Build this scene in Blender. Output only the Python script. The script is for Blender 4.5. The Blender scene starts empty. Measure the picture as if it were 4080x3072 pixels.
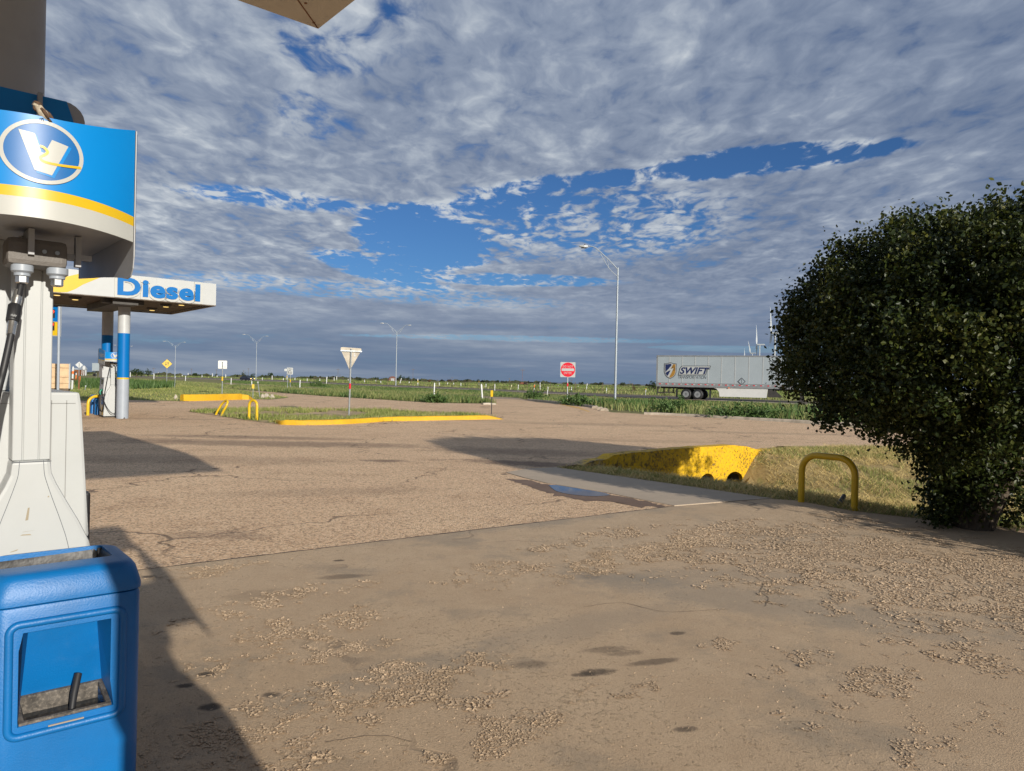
import bpy, bmesh, math, random
import numpy as np
from mathutils import Vector, Matrix
random.seed(7); RNG = np.random.default_rng(11)
SC = bpy.context.scene
C = SC.collection
PI = math.pi
# ---------------------------------------------------------------- camera
H = 1.65; FPX = 2913.0; CX, CY = 2040.0, 1536.0
ROLL = 0.022; PITCH = 0.0045
Fv = Vector((0, math.cos(PITCH), -math.sin(PITCH)))
U0 = Vector((0, math.sin(PITCH), math.cos(PITCH))); R0 = Vector((1, 0, 0))
Rv = R0*math.cos(ROLL) + U0*math.sin(ROLL)
Uv = U0*math.cos(ROLL) - R0*math.sin(ROLL)
EYE = Vector((0, 0, H))
cam = bpy.data.cameras.new('camera'); camo = bpy.data.objects.new('camera', cam); C.objects.link(camo)
m = Matrix((Rv, Uv, -Fv)).transposed().to_4x4(); m.translation = EYE
camo.matrix_world = m
cam.sensor_fit = 'HORIZONTAL'; cam.sensor_width = 36; cam.lens = 36*FPX/4080
cam.clip_start = 0.05; cam.clip_end = 30000
SC.camera = camo
# ---------------------------------------------------------------- sun, sky, exposure
SUN_EL = math.radians(17); SUN_DIR = Vector((0.55, -0.835, 0)).normalized()     # horizontal direction towards the sun
sun = bpy.data.lights.new('sun', 'SUN'); suno = bpy.data.objects.new('sun', sun); C.objects.link(suno)
sun.energy = 4.9; sun.angle = math.radians(0.5); sun.color = (1.0, 0.935, 0.83)
sv = Vector((-SUN_DIR.x*math.cos(SUN_EL), -SUN_DIR.y*math.cos(SUN_EL), -math.sin(SUN_EL)))
suno.rotation_euler = sv.to_track_quat('-Z', 'Y').to_euler(); suno.location = (20, -30, 20)
SC.view_settings.view_transform = 'Standard'; SC.view_settings.look = 'None'
SC.view_settings.gamma = 1; SC.view_settings.exposure = 0.22; SC.view_settings.use_curve_mapping = False

class NT:
    """tiny node-graph writer"""
    def __init__(s, nt): s.nt = nt
    def n(s, t, **kw):
        o = s.nt.nodes.new(t)
        for k, v in kw.items(): setattr(o, k, v)
        return o
    def put(s, inp, v):
        if isinstance(v, bpy.types.NodeSocket): s.nt.links.new(v, inp)
        elif isinstance(v, (tuple, list)) and len(v) == 3 and inp.type == 'RGBA': inp.default_value = (*v, 1)
        else: inp.default_value = v
    def m(s, op, a, b=None, c=None, clamp=False):
        o = s.n('ShaderNodeMath', operation=op); o.use_clamp = clamp
        s.put(o.inputs[0], a)
        if b is not None: s.put(o.inputs[1], b)
        if c is not None: s.put(o.inputs[2], c)
        return o.outputs[0]
    def mix(s, f, a, b, bt='MIX'):
        o = s.n('ShaderNodeMix', data_type='RGBA', blend_type=bt)
        s.put(o.inputs[0], f); s.put(o.inputs[6], a); s.put(o.inputs[7], b)
        return o.outputs[2]
    def smooth(s, x, lo, hi, tlo=0.0, thi=1.0):
        o = s.n('ShaderNodeMapRange', interpolation_type='SMOOTHSTEP')
        for i, v in enumerate((x, lo, hi, tlo, thi)): s.put(o.inputs[i], v)
        return o.outputs[0]
    def noise(s, vec, scale, detail=3.0, rough=0.5, dist=0.0, dim='3D'):
        o = s.n('ShaderNodeTexNoise', noise_dimensions=dim)
        s.put(o.inputs['Vector'], vec); o.inputs['Scale'].default_value = scale
        o.inputs['Detail'].default_value = detail; o.inputs['Roughness'].default_value = rough
        o.inputs['Distortion'].default_value = dist
        return o.outputs[0]
    def voro(s, vec, scale, feature='F1', out=0):
        o = s.n('ShaderNodeTexVoronoi', feature=feature); s.put(o.inputs['Vector'], vec)
        o.inputs['Scale'].default_value = scale
        return o.outputs[out]
    def mixf(s, f, a, b):
        o = s.n('ShaderNodeMix', data_type='FLOAT'); s.put(o.inputs[0], f); s.put(o.inputs[2], a); s.put(o.inputs[3], b); return o.outputs[0]
    def xyz(s, a, b, c):
        o = s.n('ShaderNodeCombineXYZ')
        for i, v in enumerate((a, b, c)): s.put(o.inputs[i], v)
        return o.outputs[0]
    def sep(s, v):
        o = s.n('ShaderNodeSeparateXYZ'); s.put(o.inputs[0], v); return o.outputs

world = bpy.data.worlds.new('World'); SC.world = world; world.use_nodes = True
W = NT(world.node_tree)
sky = W.n('ShaderNodeTexSky', sky_type='NISHITA'); sky.sun_disc = False
sky.sun_elevation = SUN_EL; sky.sun_rotation = math.atan2(SUN_DIR.x, SUN_DIR.y)
sky.altitude = 900; sky.air_density = 1.0; sky.dust_density = 0.6; sky.ozone_density = 2.0
def build_sky():
    d = W.sep(W.n('ShaderNodeTexCoord').outputs['Generated'])
    x, y, z = d[0], d[1], d[2]
    zc = W.m('MAXIMUM', z, 0.0)
    iz = W.m('DIVIDE', 1.0, W.m('ADD', zc, 0.06))
    u = W.m('MULTIPLY', x, iz); v = W.m('MULTIPLY', y, iz)          # flat cloud deck seen in perspective
    P = W.xyz(u, v, 0.0)
    # world direction measured from due +Y: gx sideways, gz upwards
    iy = W.m('DIVIDE', 1.0, W.m('MAXIMUM', y, 0.05))
    gx = W.m('MULTIPLY', x, iy); gz = W.m('MULTIPLY', zc, iy)
    LAY = W.xyz(W.m('MULTIPLY', gx, 2.2), W.m('MULTIPLY', gz, 30.0), 0.0)   # layered low cloud
    wob = W.m('SUBTRACT', W.noise(P, 1.9, 5.0, 0.6), 0.5)
    def spot(cx, cz, rx, rz, slope=0.0, w=0.9):
        a = W.m('SUBTRACT', gx, cx)
        b = W.m('SUBTRACT', W.m('SUBTRACT', gz, cz), W.m('MULTIPLY', a, slope))
        a = W.m('DIVIDE', a, rx); b = W.m('DIVIDE', b, rz)
        q = W.m('ADD', W.m('MULTIPLY', a, a), W.m('MULTIPLY', b, b))
        q = W.m('ADD', q, W.m('MULTIPLY', wob, 1.6))
        return W.m('MULTIPLY', W.smooth(q, 1.9, 0.1), w)
    g = spot(-0.130, 0.193, 0.078, 0.043, -0.05, 0.56)
    for args in ((-0.185, 0.150, 0.080, 0.016, -0.22, .42), (-0.03, 0.240, 0.10, 0.016, 0.10, .22), (0.345, 0.312, 0.18, 0.018, 0.13, .42),
                 (0.12, 0.280, 0.15, 0.012, 0.12, .22), (0.0, 0.140, 0.13, 0.008, 0.0, .30), (0.0, 0.060, 0.2, 0.004, 0, .22), (.30, .052, .10, .004, 0, .3)):
        g = W.m('MAXIMUM', g, spot(*args))
    broken = spot(0.10, 0.225, 0.21, 0.055, 0.05, 0.165)
    for args in ((-0.26, 0.455, 0.10, 0.050, 0.0, .115), (-0.29, .36, .05, .04, 0, .10), (-0.33, 0.243, .14, .014, -.08, .20), (-.2, .12, .3, .014, -.05, .13), (-.22, .50, .08, .04, 0, .09)):
        broken = W.m('MAXIMUM', broken, spot(*args))
    wn = W.n('ShaderNodeTexNoise'); W.put(wn.inputs['Vector'], P); wn.inputs['Scale'].default_value = 4.0; wn.inputs['Detail'].default_value = 2
    vs = W.n('ShaderNodeVectorMath', operation='SCALE'); W.put(vs.inputs[0], wn.outputs['Color']); vs.inputs['Scale'].default_value = 0.14
    PC = W.xyz(u, W.m('MULTIPLY', v, 0.58), 0.0)                              # puffs have height: less flattened than the deck itself
    vo = W.n('ShaderNodeVectorMath', operation='ADD'); W.put(vo.inputs[0], PC); W.put(vo.inputs[1], vs.outputs[0])
    Q = vo.outputs[0]
    big = W.noise(P, 0.75, 3.0, 0.5)
    mid = W.noise(Q, 3.4, 4.0, 0.52)
    puff = W.noise(Q, 9.0, 6.0, 0.55)
    fine = W.noise(Q, 18.0, 4.0, 0.55)
    vor2 = W.voro(Q, 13.0, 'F1', 0)
    vor = W.voro(Q, 8.5, 'SMOOTH_F1', 0)                                    # rounded cells: the cauliflower of altocumulus
    pm = W.m('ADD', W.m('ADD', W.m('MULTIPLY', puff, 0.55), W.m('MULTIPLY', mid, 0.25)), W.m('MULTIPLY', fine, 0.20))
    pm = W.m('ADD', pm, W.m('MULTIPLY', W.m('SUBTRACT', 0.42, vor), 0.24))
    lay = W.noise(LAY, 1.0, 5.0, 0.55, 0.25)
    low = W.smooth(gz, 0.20, 0.06)                                          # towards the horizon the deck is smooth and layered
    pm = W.mixf(W.m('MULTIPLY', low, 0.85), pm, lay)
    gl = W.m('ADD', g, broken)
    dens = W.m('SUBTRACT', W.m('ADD', pm, 0.175), gl)
    dens = W.m('ADD', dens, W.m('MULTIPLY', W.m('ADD', W.m('SUBTRACT', fine, 0.5), W.m('MULTIPLY', W.m('SUBTRACT', 0.40, vor2), 0.40)), W.smooth(gl, 0.02, 0.2, 0.0, 0.75)))
    cover = W.smooth(dens, 0.335, 0.64)
    # cloud tone
    t = W.m('ADD', W.m('MULTIPLY', W.m('SUBTRACT', big, 0.5), 0.55), W.m('MULTIPLY', W.m('SUBTRACT', pm, 0.5), 1.8))
    t = W.m('ADD', t, W.m('MULTIPLY', W.m('SUBTRACT', mid, 0.5), 0.45))
    t = W.m('ADD', t, W.m('MULTIPLY', W.smooth(gx, 0.5, -0.55), 0.13))
    t = W.m('SUBTRACT', t, W.m('MULTIPLY', W.smooth(gx, 0.0, 0.7), 0.10))
    t = W.m('ADD', t, W.m('MULTIPLY', W.smooth(gl, 0.01, 0.22), 0.24))
    r = W.n('ShaderNodeValToRGB'); W.put(r.inputs[0], W.m('ADD', t, 0.46))
    cr = r.color_ramp; cr.elements[0].position = 0.0; cr.elements[0].color = (0.185, 0.245, 0.375, 1)
    cr.elements[1].position = 1.0; cr.elements[1].color = (0.68, 0.735, 0.80, 1)
    for p, c in ((0.3, (0.235, 0.297, 0.425)), (0.55, (0.320, 0.385, 0.510)), (0.8, (0.480, 0.545, 0.645))):
        e = cr.elements.new(p); e.color = (*c, 1)
    hor = W.smooth(gz, 0.115, 0.01)
    lowcol = W.mix(W.smooth(lay, 0.42, 0.72), (0.160, 0.235, 0.370), (0.350, 0.405, 0.500))
    hm = W.m('MULTIPLY', hor, W.smooth(gx, 0.45, -0.45, 0.70, 0.95))
    cloud = W.mix(hm, r.outputs[0], lowcol)
    cover = W.m('MAXIMUM', cover, W.m('MULTIPLY', hor, 0.93))
    # blue of the openings: the sky model, a little deeper
    bsky = W.n('ShaderNodeVectorMath', operation='MULTIPLY'); W.put(bsky.inputs[0], sky.outputs[0]); bsky.inputs[1].default_value = (0.038, 0.064, 0.099)
    col = W.mix(cover, bsky.outputs[0], cloud)
    below = W.smooth(z, 0.0, -0.02)
    col = W.mix(below, col, (0.10, 0.11, 0.10))
    bg = world.node_tree.nodes['Background']
    s10 = W.n('ShaderNodeVectorMath', operation='SCALE'); W.put(s10.inputs[0], col); s10.inputs['Scale'].default_value = 10.0*SKYGAIN
    W.put(bg.inputs[0], s10.outputs[0]); bg.inputs[1].default_value = 0.1
SKYGAIN = 0.70
build_sky()
# ---------------------------------------------------------------- terrain and photo-to-ground
TK = ((-1e9, 0.0), (24.0, 0.0), (37.0, 0.20), (60.0, 0.38), (1e9, 0.38))
def T(y):
    for (a, za), (b, zb) in zip(TK, TK[1:]):
        if y <= b: return za if zb == za else za+(zb-za)*(y-a)/(b-a)
    return 0.38
def ray(px, py):
    d = Fv + Rv*((px-CX)/FPX) - Uv*((py-CY)/FPX); return d
def G(px, py, up=0.0):
    """ground point seen at a pixel of the 4080x3072 photograph"""
    d = ray(px, py); lo, hi = 0.2, 4000.0
    for _ in range(60):
        mid = (lo+hi)/2; p = EYE+d*mid
        if p.z > T(p.y)+up: lo = mid
        else: hi = mid
    p = EYE+d*lo; return Vector((p.x, p.y, T(p.y)+up))
def at(px, py, depth):
    """point at a given depth (y) seen at a pixel"""
    d = ray(px, py); return EYE + d*(depth/d.y)
A = Vector((0.760, 0.650, 0)).normalized(); B = Vector((-A.y, A.x, 0)); STA = math.atan2(A.y, A.x)
def onplane(P0, dirv, px, py):
    """(distance along dirv, height) where the pixel's ray meets the upright plane through P0 along dirv"""
    d = ray(px, py); n = Vector((-dirv.y, dirv.x, 0)).normalized()
    k = (P0-EYE).dot(n)/d.dot(n); p = EYE+d*k
    return (p-P0).dot(dirv), p.z
# ---------------------------------------------------------------- object helpers
def tag(o, label=None, cat=None, group=None, kind=None):
    if label: o['label'] = label
    if cat: o['category'] = cat
    if group: o['group'] = group
    if kind: o['kind'] = kind
    return o
def thing(name, label, cat, loc=(0, 0, 0), rotz=0.0, group=None):
    o = bpy.data.objects.new(name, None); C.objects.link(o); o.empty_display_size = 0.2
    o.location = loc; o.rotation_euler = (0, 0, rotz)
    return tag(o, label, cat, group)
class MB:
    def __init__(s): s.v = []; s.f = []; s.mi = []; s.cur = 0
    def add(s, vs, fs):
        k = len(s.v); s.v += [tuple(p) for p in vs]
        for f in fs: s.f.append(tuple(i+k for i in f)); s.mi.append(s.cur)
    def box(s, x0, x1, y0, y1, z0, z1):
        s.add([(x0,y0,z0),(x1,y0,z0),(x1,y1,z0),(x0,y1,z0),(x0,y0,z1),(x1,y0,z1),(x1,y1,z1),(x0,y1,z1)],
              [(0,3,2,1),(4,5,6,7),(0,1,5,4),(1,2,6,5),(2,3,7,6),(3,0,4,7)]); return s
    def tube(s, pts, r, n=10, cap=True):
        pts = [Vector(p) for p in pts]; rs = r if isinstance(r, (list, tuple)) else [r]*len(pts)
        k = len(s.v); up = None
        for i, p in enumerate(pts):
            t = (pts[min(i+1, len(pts)-1)]-pts[max(i-1, 0)]).normalized()
            if up is None:
                up = Vector((0, 0, 1)) if abs(t.z) < 0.9 else Vector((1, 0, 0))
            a = t.cross(up).normalized(); b = a.cross(t).normalized(); up = b
            for j in range(n):
                q = 2*PI*j/n; s.v.append(tuple(p+(a*math.cos(q)+b*math.sin(q))*rs[i]))
        for i in range(len(pts)-1):
            for j in range(n):
                j2 = (j+1) % n
                s.f.append((k+i*n+j, k+i*n+j2, k+(i+1)*n+j2, k+(i+1)*n+j)); s.mi.append(s.cur)
        if cap:
            s.f.append(tuple(k+j for j in reversed(range(n)))); s.mi.append(s.cur)
            e = k+(len(pts)-1)*n; s.f.append(tuple(e+j for j in range(n))); s.mi.append(s.cur)
        return s
    def lathe(s, prof, c=(0, 0, 0), n=20, axis='z'):
        k = len(s.v)
        for r, h in prof:
            for j in range(n):
                q = 2*PI*j/n; p = (r*math.cos(q), r*math.sin(q), h)
                if axis == 'y': p = (p[0], p[2], p[1])
                if axis == 'x': p = (p[2], p[0], p[1])
                s.v.append((p[0]+c[0], p[1]+c[1], p[2]+c[2]))
        for i in range(len(prof)-1):
            for j in range(n):
                j2 = (j+1) % n; s.f.append((k+i*n+j, k+i*n+j2, k+(i+1)*n+j2, k+(i+1)*n+j)); s.mi.append(s.cur)
        s.f.append(tuple(k+j for j in reversed(range(n)))); s.mi.append(s.cur)
        e = k+(len(prof)-1)*n; s.f.append(tuple(e+j for j in range(n))); s.mi.append(s.cur)
        return s
    def prism(s, pts, y0, y1, fn=None):
        """outline in (x,z) extruded along y"""
        n = len(pts)
        a = [(x, y0, z) for x, z in pts]; b = [(x, y1, z) for x, z in pts]
        s.add(a+b, [tuple(range(n)), tuple(range(2*n-1, n-1, -1))]+[(i, n+i, n+(i+1) % n, (i+1) % n) for i in range(n)]); return s
    def build(s, name, mats, parent=None, smooth=False, bevel=0.0, fix=True, seg=2):
        me = bpy.data.meshes.new(name); me.from_pydata(s.v, [], s.f)
        mats = mats if isinstance(mats, (list, tuple)) else [mats]
        for m_ in mats: me.materials.append(m_)
        if len(mats) > 1: me.polygons.foreach_set('material_index', s.mi)
        if fix or bevel:
            bm = bmesh.new(); bm.from_mesh(me)
            if bevel: 
                bmesh.ops.remove_doubles(bm, verts=bm.verts, dist=1e-5)
            bmesh.ops.recalc_face_normals(bm, faces=bm.faces)
            if bevel:
                es = [e for e in bm.edges if len(e.link_faces) == 2 and e.calc_face_angle(0) > 0.5]
                bmesh.ops.bevel(bm, geom=es, offset=bevel, segments=seg, affect='EDGES', profile=0.6)
            bm.to_mesh(me); bm.free()
        if smooth: me.polygons.foreach_set('use_smooth', [True]*len(me.polygons)); 
        if smooth: 
            try: me.set_sharp_from_angle(angle=math.radians(40))
            except Exception: pass
        o = bpy.data.objects.new(name, me); C.objects.link(o)
        if parent: o.parent = parent
        return o
def children(o): return [c for c in bpy.data.objects if c.parent is o]
def copy_tree(o, parent=None):
    kids = children(o); c = o.copy(); C.objects.link(c)
    if parent is not None: c.parent = parent
    for ch in kids: copy_tree(ch, c)
    return c
def text_geo(body, offset=0.0, shear=0.0, res=4, space=1.0):
    cu = bpy.data.curves.new('t', 'FONT'); cu.body = body; cu.size = 1; cu.offset = offset; cu.shear = shear
    cu.space_character = space; cu.resolution_u = res; cu.fill_mode = 'FRONT'
    o = bpy.data.objects.new('t', cu); C.objects.link(o)
    bpy.context.view_layer.update()
    me = bpy.data.meshes.new_from_object(o.evaluated_get(bpy.context.evaluated_depsgraph_get()))
    v = [tuple(q.co) for q in me.vertices]; f = [tuple(p.vertices) for p in me.polygons]
    bpy.data.objects.remove(o); bpy.data.curves.remove(cu); bpy.data.meshes.remove(me)
    return v, f
def lettering(name, body, mat, parent, x0, x1, z0, z1, y, depth=0.0, offset=0.0, shear=0.0, fit=None, warp=None, space=1.0):
    """flat (or raised) letters in the local x-z plane, facing -y, filling the box x0..x1, z0..z1"""
    v, f = text_geo(body, offset, shear, 4, space)
    bx = fit or (min(p[0] for p in v), max(p[0] for p in v), min(p[1] for p in v), max(p[1] for p in v))
    q = []
    for p in v:
        X = x0+(p[0]-bx[0])/(bx[1]-bx[0])*(x1-x0); Z = z0+(p[1]-bx[2])/(bx[3]-bx[2])*(z1-z0)
        q.append((X, y, Z) if not warp else warp(X, Z, y))
    me = bpy.data.meshes.new(name); me.from_pydata(q, [], f); me.materials.append(mat)
    bm = bmesh.new(); bm.from_mesh(me)
    bmesh.ops.remove_doubles(bm, verts=bm.verts, dist=1e-6)
    if depth:
        r = bmesh.ops.extrude_face_region(bm, geom=bm.faces[:])
        bmesh.ops.translate(bm, vec=(0, -depth, 0), verts=[e for e in r['geom'] if isinstance(e, bmesh.types.BMVert)])
        bmesh.ops.recalc_face_normals(bm, faces=bm.faces)
    bm.to_mesh(me); bm.free()
    o = bpy.data.objects.new(name, me); C.objects.link(o)
    if parent: o.parent = parent
    return o, bx
def flat(pts, y, warp=None):
    m_ = MB(); m_.add([(x, y, z) if not warp else warp(x, z, y) for x, z in pts], [tuple(range(len(pts)))]); return m_
def ring(cx, cz, rx, rz, n=48): return [(cx+rx*math.cos(2*PI*i/n), cz+rz*math.sin(2*PI*i/n)) for i in range(n)]
def spline(pts, n=8):
    """Catmull-Rom through points"""
    P = [Vector(p) for p in pts]; out = []
    for i in range(len(P)-1):
        p0, p1, p2, p3 = P[max(i-1, 0)], P[i], P[i+1], P[min(i+2, len(P)-1)]
        for k in range(n):
            t = k/n
            out.append(0.5*((2*p1)+(p2-p0)*t+(2*p0-5*p1+4*p2-p3)*t*t+(3*p1-p0-3*p2+p3)*t**3))
    out.append(P[-1]); return out
# ---------------------------------------------------------------- materials
def mat(name, col, rough=0.5, metal=0.0, var=0.10, vscale=3.0, bump=0.0, bscale=60.0, col2=None, spec=0.5, dirt=0.0, dcol=(0.20, 0.16, 0.12), coat=0.0):
    m_ = bpy.data.materials.new(name); m_.use_nodes = True; N = NT(m_.node_tree)
    b = m_.node_tree.nodes['Principled BSDF']
    P = N.n('ShaderNodeTexCoord').outputs['Object']
    n1 = N.noise(P, vscale, 5.0, 0.6)
    c2 = col2 or tuple(c*(1-2.2*var) for c in col)
    c = N.mix(N.smooth(n1, 0.35, 0.75), col, c2)
    if dirt:
        d = N.smooth(N.noise(P, vscale*3.1, 7.0, 0.72), 0.62-0.25*dirt, 0.78)
        c = N.mix(N.m('MULTIPLY', d, min(1.0, 0.9*dirt)), c, dcol)
    N.put(b.inputs['Base Color'], c)
    N.put(b.inputs['Roughness'], N.m('ADD', rough-0.05, N.m('MULTIPLY', n1, 0.12)))
    b.inputs['Metallic'].default_value = metal; b.inputs['Specular IOR Level'].default_value = spec
    if coat: b.inputs['Coat Weight'].default_value = coat; b.inputs['Coat Roughness'].default_value = 0.08
    if bump:
        bp = N.n('ShaderNodeBump'); bp.inputs['Strength'].default_value = bump; bp.inputs['Distance'].default_value = 0.01
        N.put(bp.inputs['Height'], N.noise(P, bscale, 4.0, 0.6)); N.put(b.inputs['Normal'], bp.outputs[0])
    return m_
def emis(name, col, s):
    m_ = mat(name, col, 0.4); b = m_.node_tree.nodes['Principled BSDF']
    b.inputs['Emission Color'].default_value = (*col, 1); b.inputs['Emission Strength'].default_value = s; return m_
def leafmat(name, cols, rough=0.5, trans=0.25, spec=0.3, pos=None):
    m_ = bpy.data.materials.new(name); m_.use_nodes = True; N = NT(m_.node_tree); nt = m_.node_tree
    b = nt.nodes['Principled BSDF']; rnd = N.n('ShaderNodeNewGeometry').outputs['Random Per Island']
    P = N.n('ShaderNodeTexCoord').outputs['Object']
    k = N.m('ADD', N.m('MULTIPLY', rnd, 0.6), N.m('MULTIPLY', N.smooth(N.noise(P, pos or 0.6, 3.0, 0.6), 0.3, 0.7), 0.4))
    r = N.n('ShaderNodeValToRGB'); N.put(r.inputs[0], k); cr = r.color_ramp
    cr.elements[0].color = (*cols[0], 1); cr.elements[1].color = (*cols[-1], 1)
    for i, c in enumerate(cols[1:-1]): cr.elements.new((i+1)/(len(cols)-1)).color = (*c, 1)
    N.put(b.inputs['Base Color'], r.outputs[0]); b.inputs['Roughness'].default_value = rough; b.inputs['Specular IOR Level'].default_value = spec
    t = N.n('ShaderNodeBsdfTranslucent'); N.put(t.inputs[0], r.outputs[0])
    mx = N.n('ShaderNodeMixShader'); mx.inputs[0].default_value = trans
    N.put(mx.inputs[1], b.outputs[0]); N.put(mx.inputs[2], t.outputs[0]); N.put(nt.nodes['Material Output'].inputs[0], mx.outputs[0])
    return m_
M = dict(
 white=mat('white_paint', (0.42, 0.435, 0.44), 0.42, var=0.04, vscale=2.5, dirt=0.12),
 white2=mat('white_panel', (0.425, 0.44, 0.435), 0.35, var=0.03, dirt=0.16, dcol=(0.38, 0.36, 0.32)),
 cream=mat('cream_vinyl', (0.43, 0.435, 0.405), 0.4, var=0.03),
 blue=mat('sign_blue', (0.0, 0.130, 0.40), 0.4, var=0.04, spec=0.2),
 navy=mat('logo_navy_blue', (0.002, 0.06, 0.26), 0.30, var=0.05, coat=0.3),
 vblue=mat('panel_blue', (0.0, 0.200, 0.55), 0.38, var=0.03, spec=0.35),
 yellow=mat('sign_yellow', (0.60, 0.39, 0.008), 0.35, var=0.04),
 paint=mat('kerb_yellow', (0.64, 0.37, 0.013), 0.65, var=0.08, bump=0.35, bscale=40, dirt=0.22, dcol=(0.35, 0.25, 0.12)),
 pipe=mat('bollard_yellow', (0.64, 0.41, 0.008), 0.35, var=0.06, dirt=0.10, dcol=(0.30, 0.2, 0.06)),
 grey=mat('grey_paint', (0.36, 0.365, 0.375), 0.55, var=0.06),
 lgrey=mat('light_grey_paint', (0.31, 0.345, 0.39), 0.4, var=0.05, dirt=0.06),
 galv=mat('galvanised_steel', (0.42, 0.45, 0.46), 0.42, metal=0.55, var=0.15, vscale=6),
 steel=mat('bright_steel', (0.62, 0.61, 0.58), 0.25, metal=0.9, var=0.1, vscale=20),
 black=mat('black_rubber', (0.018, 0.018, 0.02), 0.5, var=0.1),
 dark=mat('dark_metal', (0.05, 0.045, 0.04), 0.6, var=0.2),
 cast=mat('cast_iron', (0.16, 0.145, 0.13), 0.6, var=0.2, bump=0.3, bscale=80),
 binblue=mat('bin_blue', (0.0, 0.135, 0.40), 0.42, var=0.10, bump=0.14, bscale=160, dirt=0.32, dcol=(0.045, 0.16, 0.36), spec=0.5),
 soffit=mat('soffit', (0.33, 0.27, 0.20), 0.6, var=0.08, dirt=0.2),
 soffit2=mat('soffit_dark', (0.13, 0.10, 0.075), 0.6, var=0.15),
 tan=mat('tan_trim', (0.56, 0.50, 0.41), 0.6, var=0.06, dirt=0.25, dcol=(0.16, 0.11, 0.07)),
 red=mat('sign_red', (0.62, 0.012, 0.03), 0.35, var=0.03),
 sgreen=mat('nozzle_green', (0.0, 0.22, 0.12), 0.4),
 ply=mat('plywood', (0.66, 0.46, 0.28), 0.75, var=0.12, vscale=2, bump=0.1),
 orange=mat('orange_plastic', (0.75, 0.16, 0.015), 0.5),
 trailer=mat('trailer_white', (0.33, 0.375, 0.405), 0.4, var=0.04, vscale=0.6, dirt=0.12, dcol=(0.4, 0.4, 0.4)),
 alu=mat('aluminium_rail', (0.33, 0.34, 0.35), 0.4, metal=0.4, var=0.1),
 skirt=mat('skirt_white', (0.60, 0.60, 0.58), 0.45, var=0.06, vscale=0.8, dirt=0.3, dcol=(0.35, 0.33, 0.3)),
 gold=mat('gold', (0.42, 0.22, 0.04), 0.4, var=0.35, vscale=0.9),
 dnavy=mat('deep_navy', (0.012, 0.022, 0.09), 0.4, var=0.1),
 charcoal=mat('charcoal_grey', (0.085, 0.095, 0.11), 0.45, var=0.05),
 carpaint=mat('car_paint', (0.012, 0.014, 0.035), 0.25, var=0.1, coat=0.6),
 glass=mat('dark_glass', (0.02, 0.025, 0.03), 0.08, var=0.0),
 lens=mat('headlight', (0.8, 0.75, 0.55), 0.15, var=0.0),
 bark=mat('bark', (0.10, 0.075, 0.05), 0.9, var=0.25, vscale=12, bump=0.7, bscale=30),
 wood=mat('weathered_wood', (0.16, 0.12, 0.085), 0.85, var=0.2, vscale=8),
 rust=mat('rusty_steel', (0.22, 0.085, 0.035), 0.75, var=0.2),
 turbine=mat('turbine_white', (0.40, 0.43, 0.45), 0.4, var=0.02),
 concrete=mat('pale_concrete', (0.46, 0.40, 0.32), 0.85, var=0.15, vscale=4, bump=0.4, bscale=30),
 lamp=emis('lamp_lens', (1.0, 0.70, 0.22), 0.9), led=emis('led_red', (0.9, 0.06, 0.02), 0.9),
 bag=mat('black_bin_bag', (0.022, 0.021, 0.021), 0.42, var=0.2, vscale=14, bump=0.5, bscale=9, spec=0.3),
 grime=mat('grimy_plastic', (0.10, 0.088, 0.075), 0.75, var=0.3, vscale=25, dirt=0.7, dcol=(0.36, 0.31, 0.25)),
 seam=mat('seam_grey', (0.25, 0.25, 0.24), 0.6),
)
# ================================================================ GROUND
def gpx(lst): return [G(*p) for p in lst]
WALL0 = G(2323, 1852); WALL1 = G(3046, 1797)
WALLDIR = (Vector((WALL1.x-WALL0.x, WALL1.y-WALL0.y, 0))).normalized(); WALLN = Vector((WALLDIR.y, -WALLDIR.x, 0))
PIPEC = WALL0 + WALLDIR*onplane(WALL0, WALLDIR, 2870, 1880)[0]
SLA, SLB = G(2217, 1864), G(3075, 1988)
EDGE = [SLA, SLB, G(3177, 1996), G(3391, 2036), G(3754, 2078), G(4080, 2112)]; EDGE.append(EDGE[-1]+(EDGE[-1]-EDGE[-2])*4.0)
def segd(p, a, b):
    t = max(0, min(1, (p-a).dot(b-a)/(b-a).length_squared)); return (p-(a+(b-a)*t)).length
E2 = [Vector((p.x, p.y)) for p in EDGE]
BK = [Vector((WALL0.x, WALL0.y)), Vector((WALL1.x, WALL1.y)), Vector((G(3380, 1781).x, G(3380, 1781).y)), Vector((16, 21.5)), Vector((30, 20.5))]
def ditch(x, y):
    """depth of the grass verge below the pavements: a swale running from the two pipes"""
    p = Vector((x, y)); sd = min(segd(p, a, b) for a, b in zip(E2, E2[1:])); td = min(segd(p, a, b) for a, b in zip(BK, BK[1:]))
    s = (p-BK[0]).dot(Vector((WALLDIR.x, WALLDIR.y)))
    dm = float(np.interp(s, [-.8, 0, 2, 3.6, 5.2, 7, 10, 20], [0, .06, .42, .93, .93, .75, .5, .35]))
    u = sd/(sd+td+1e-6); f = max(0, min(1, (s-5.3)/1.2)); f = f*f*(3-2*f)
    return dm*((1-(1-u)**2.1)*(1-f)+math.sin(PI*u)**1.3*f)
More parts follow.
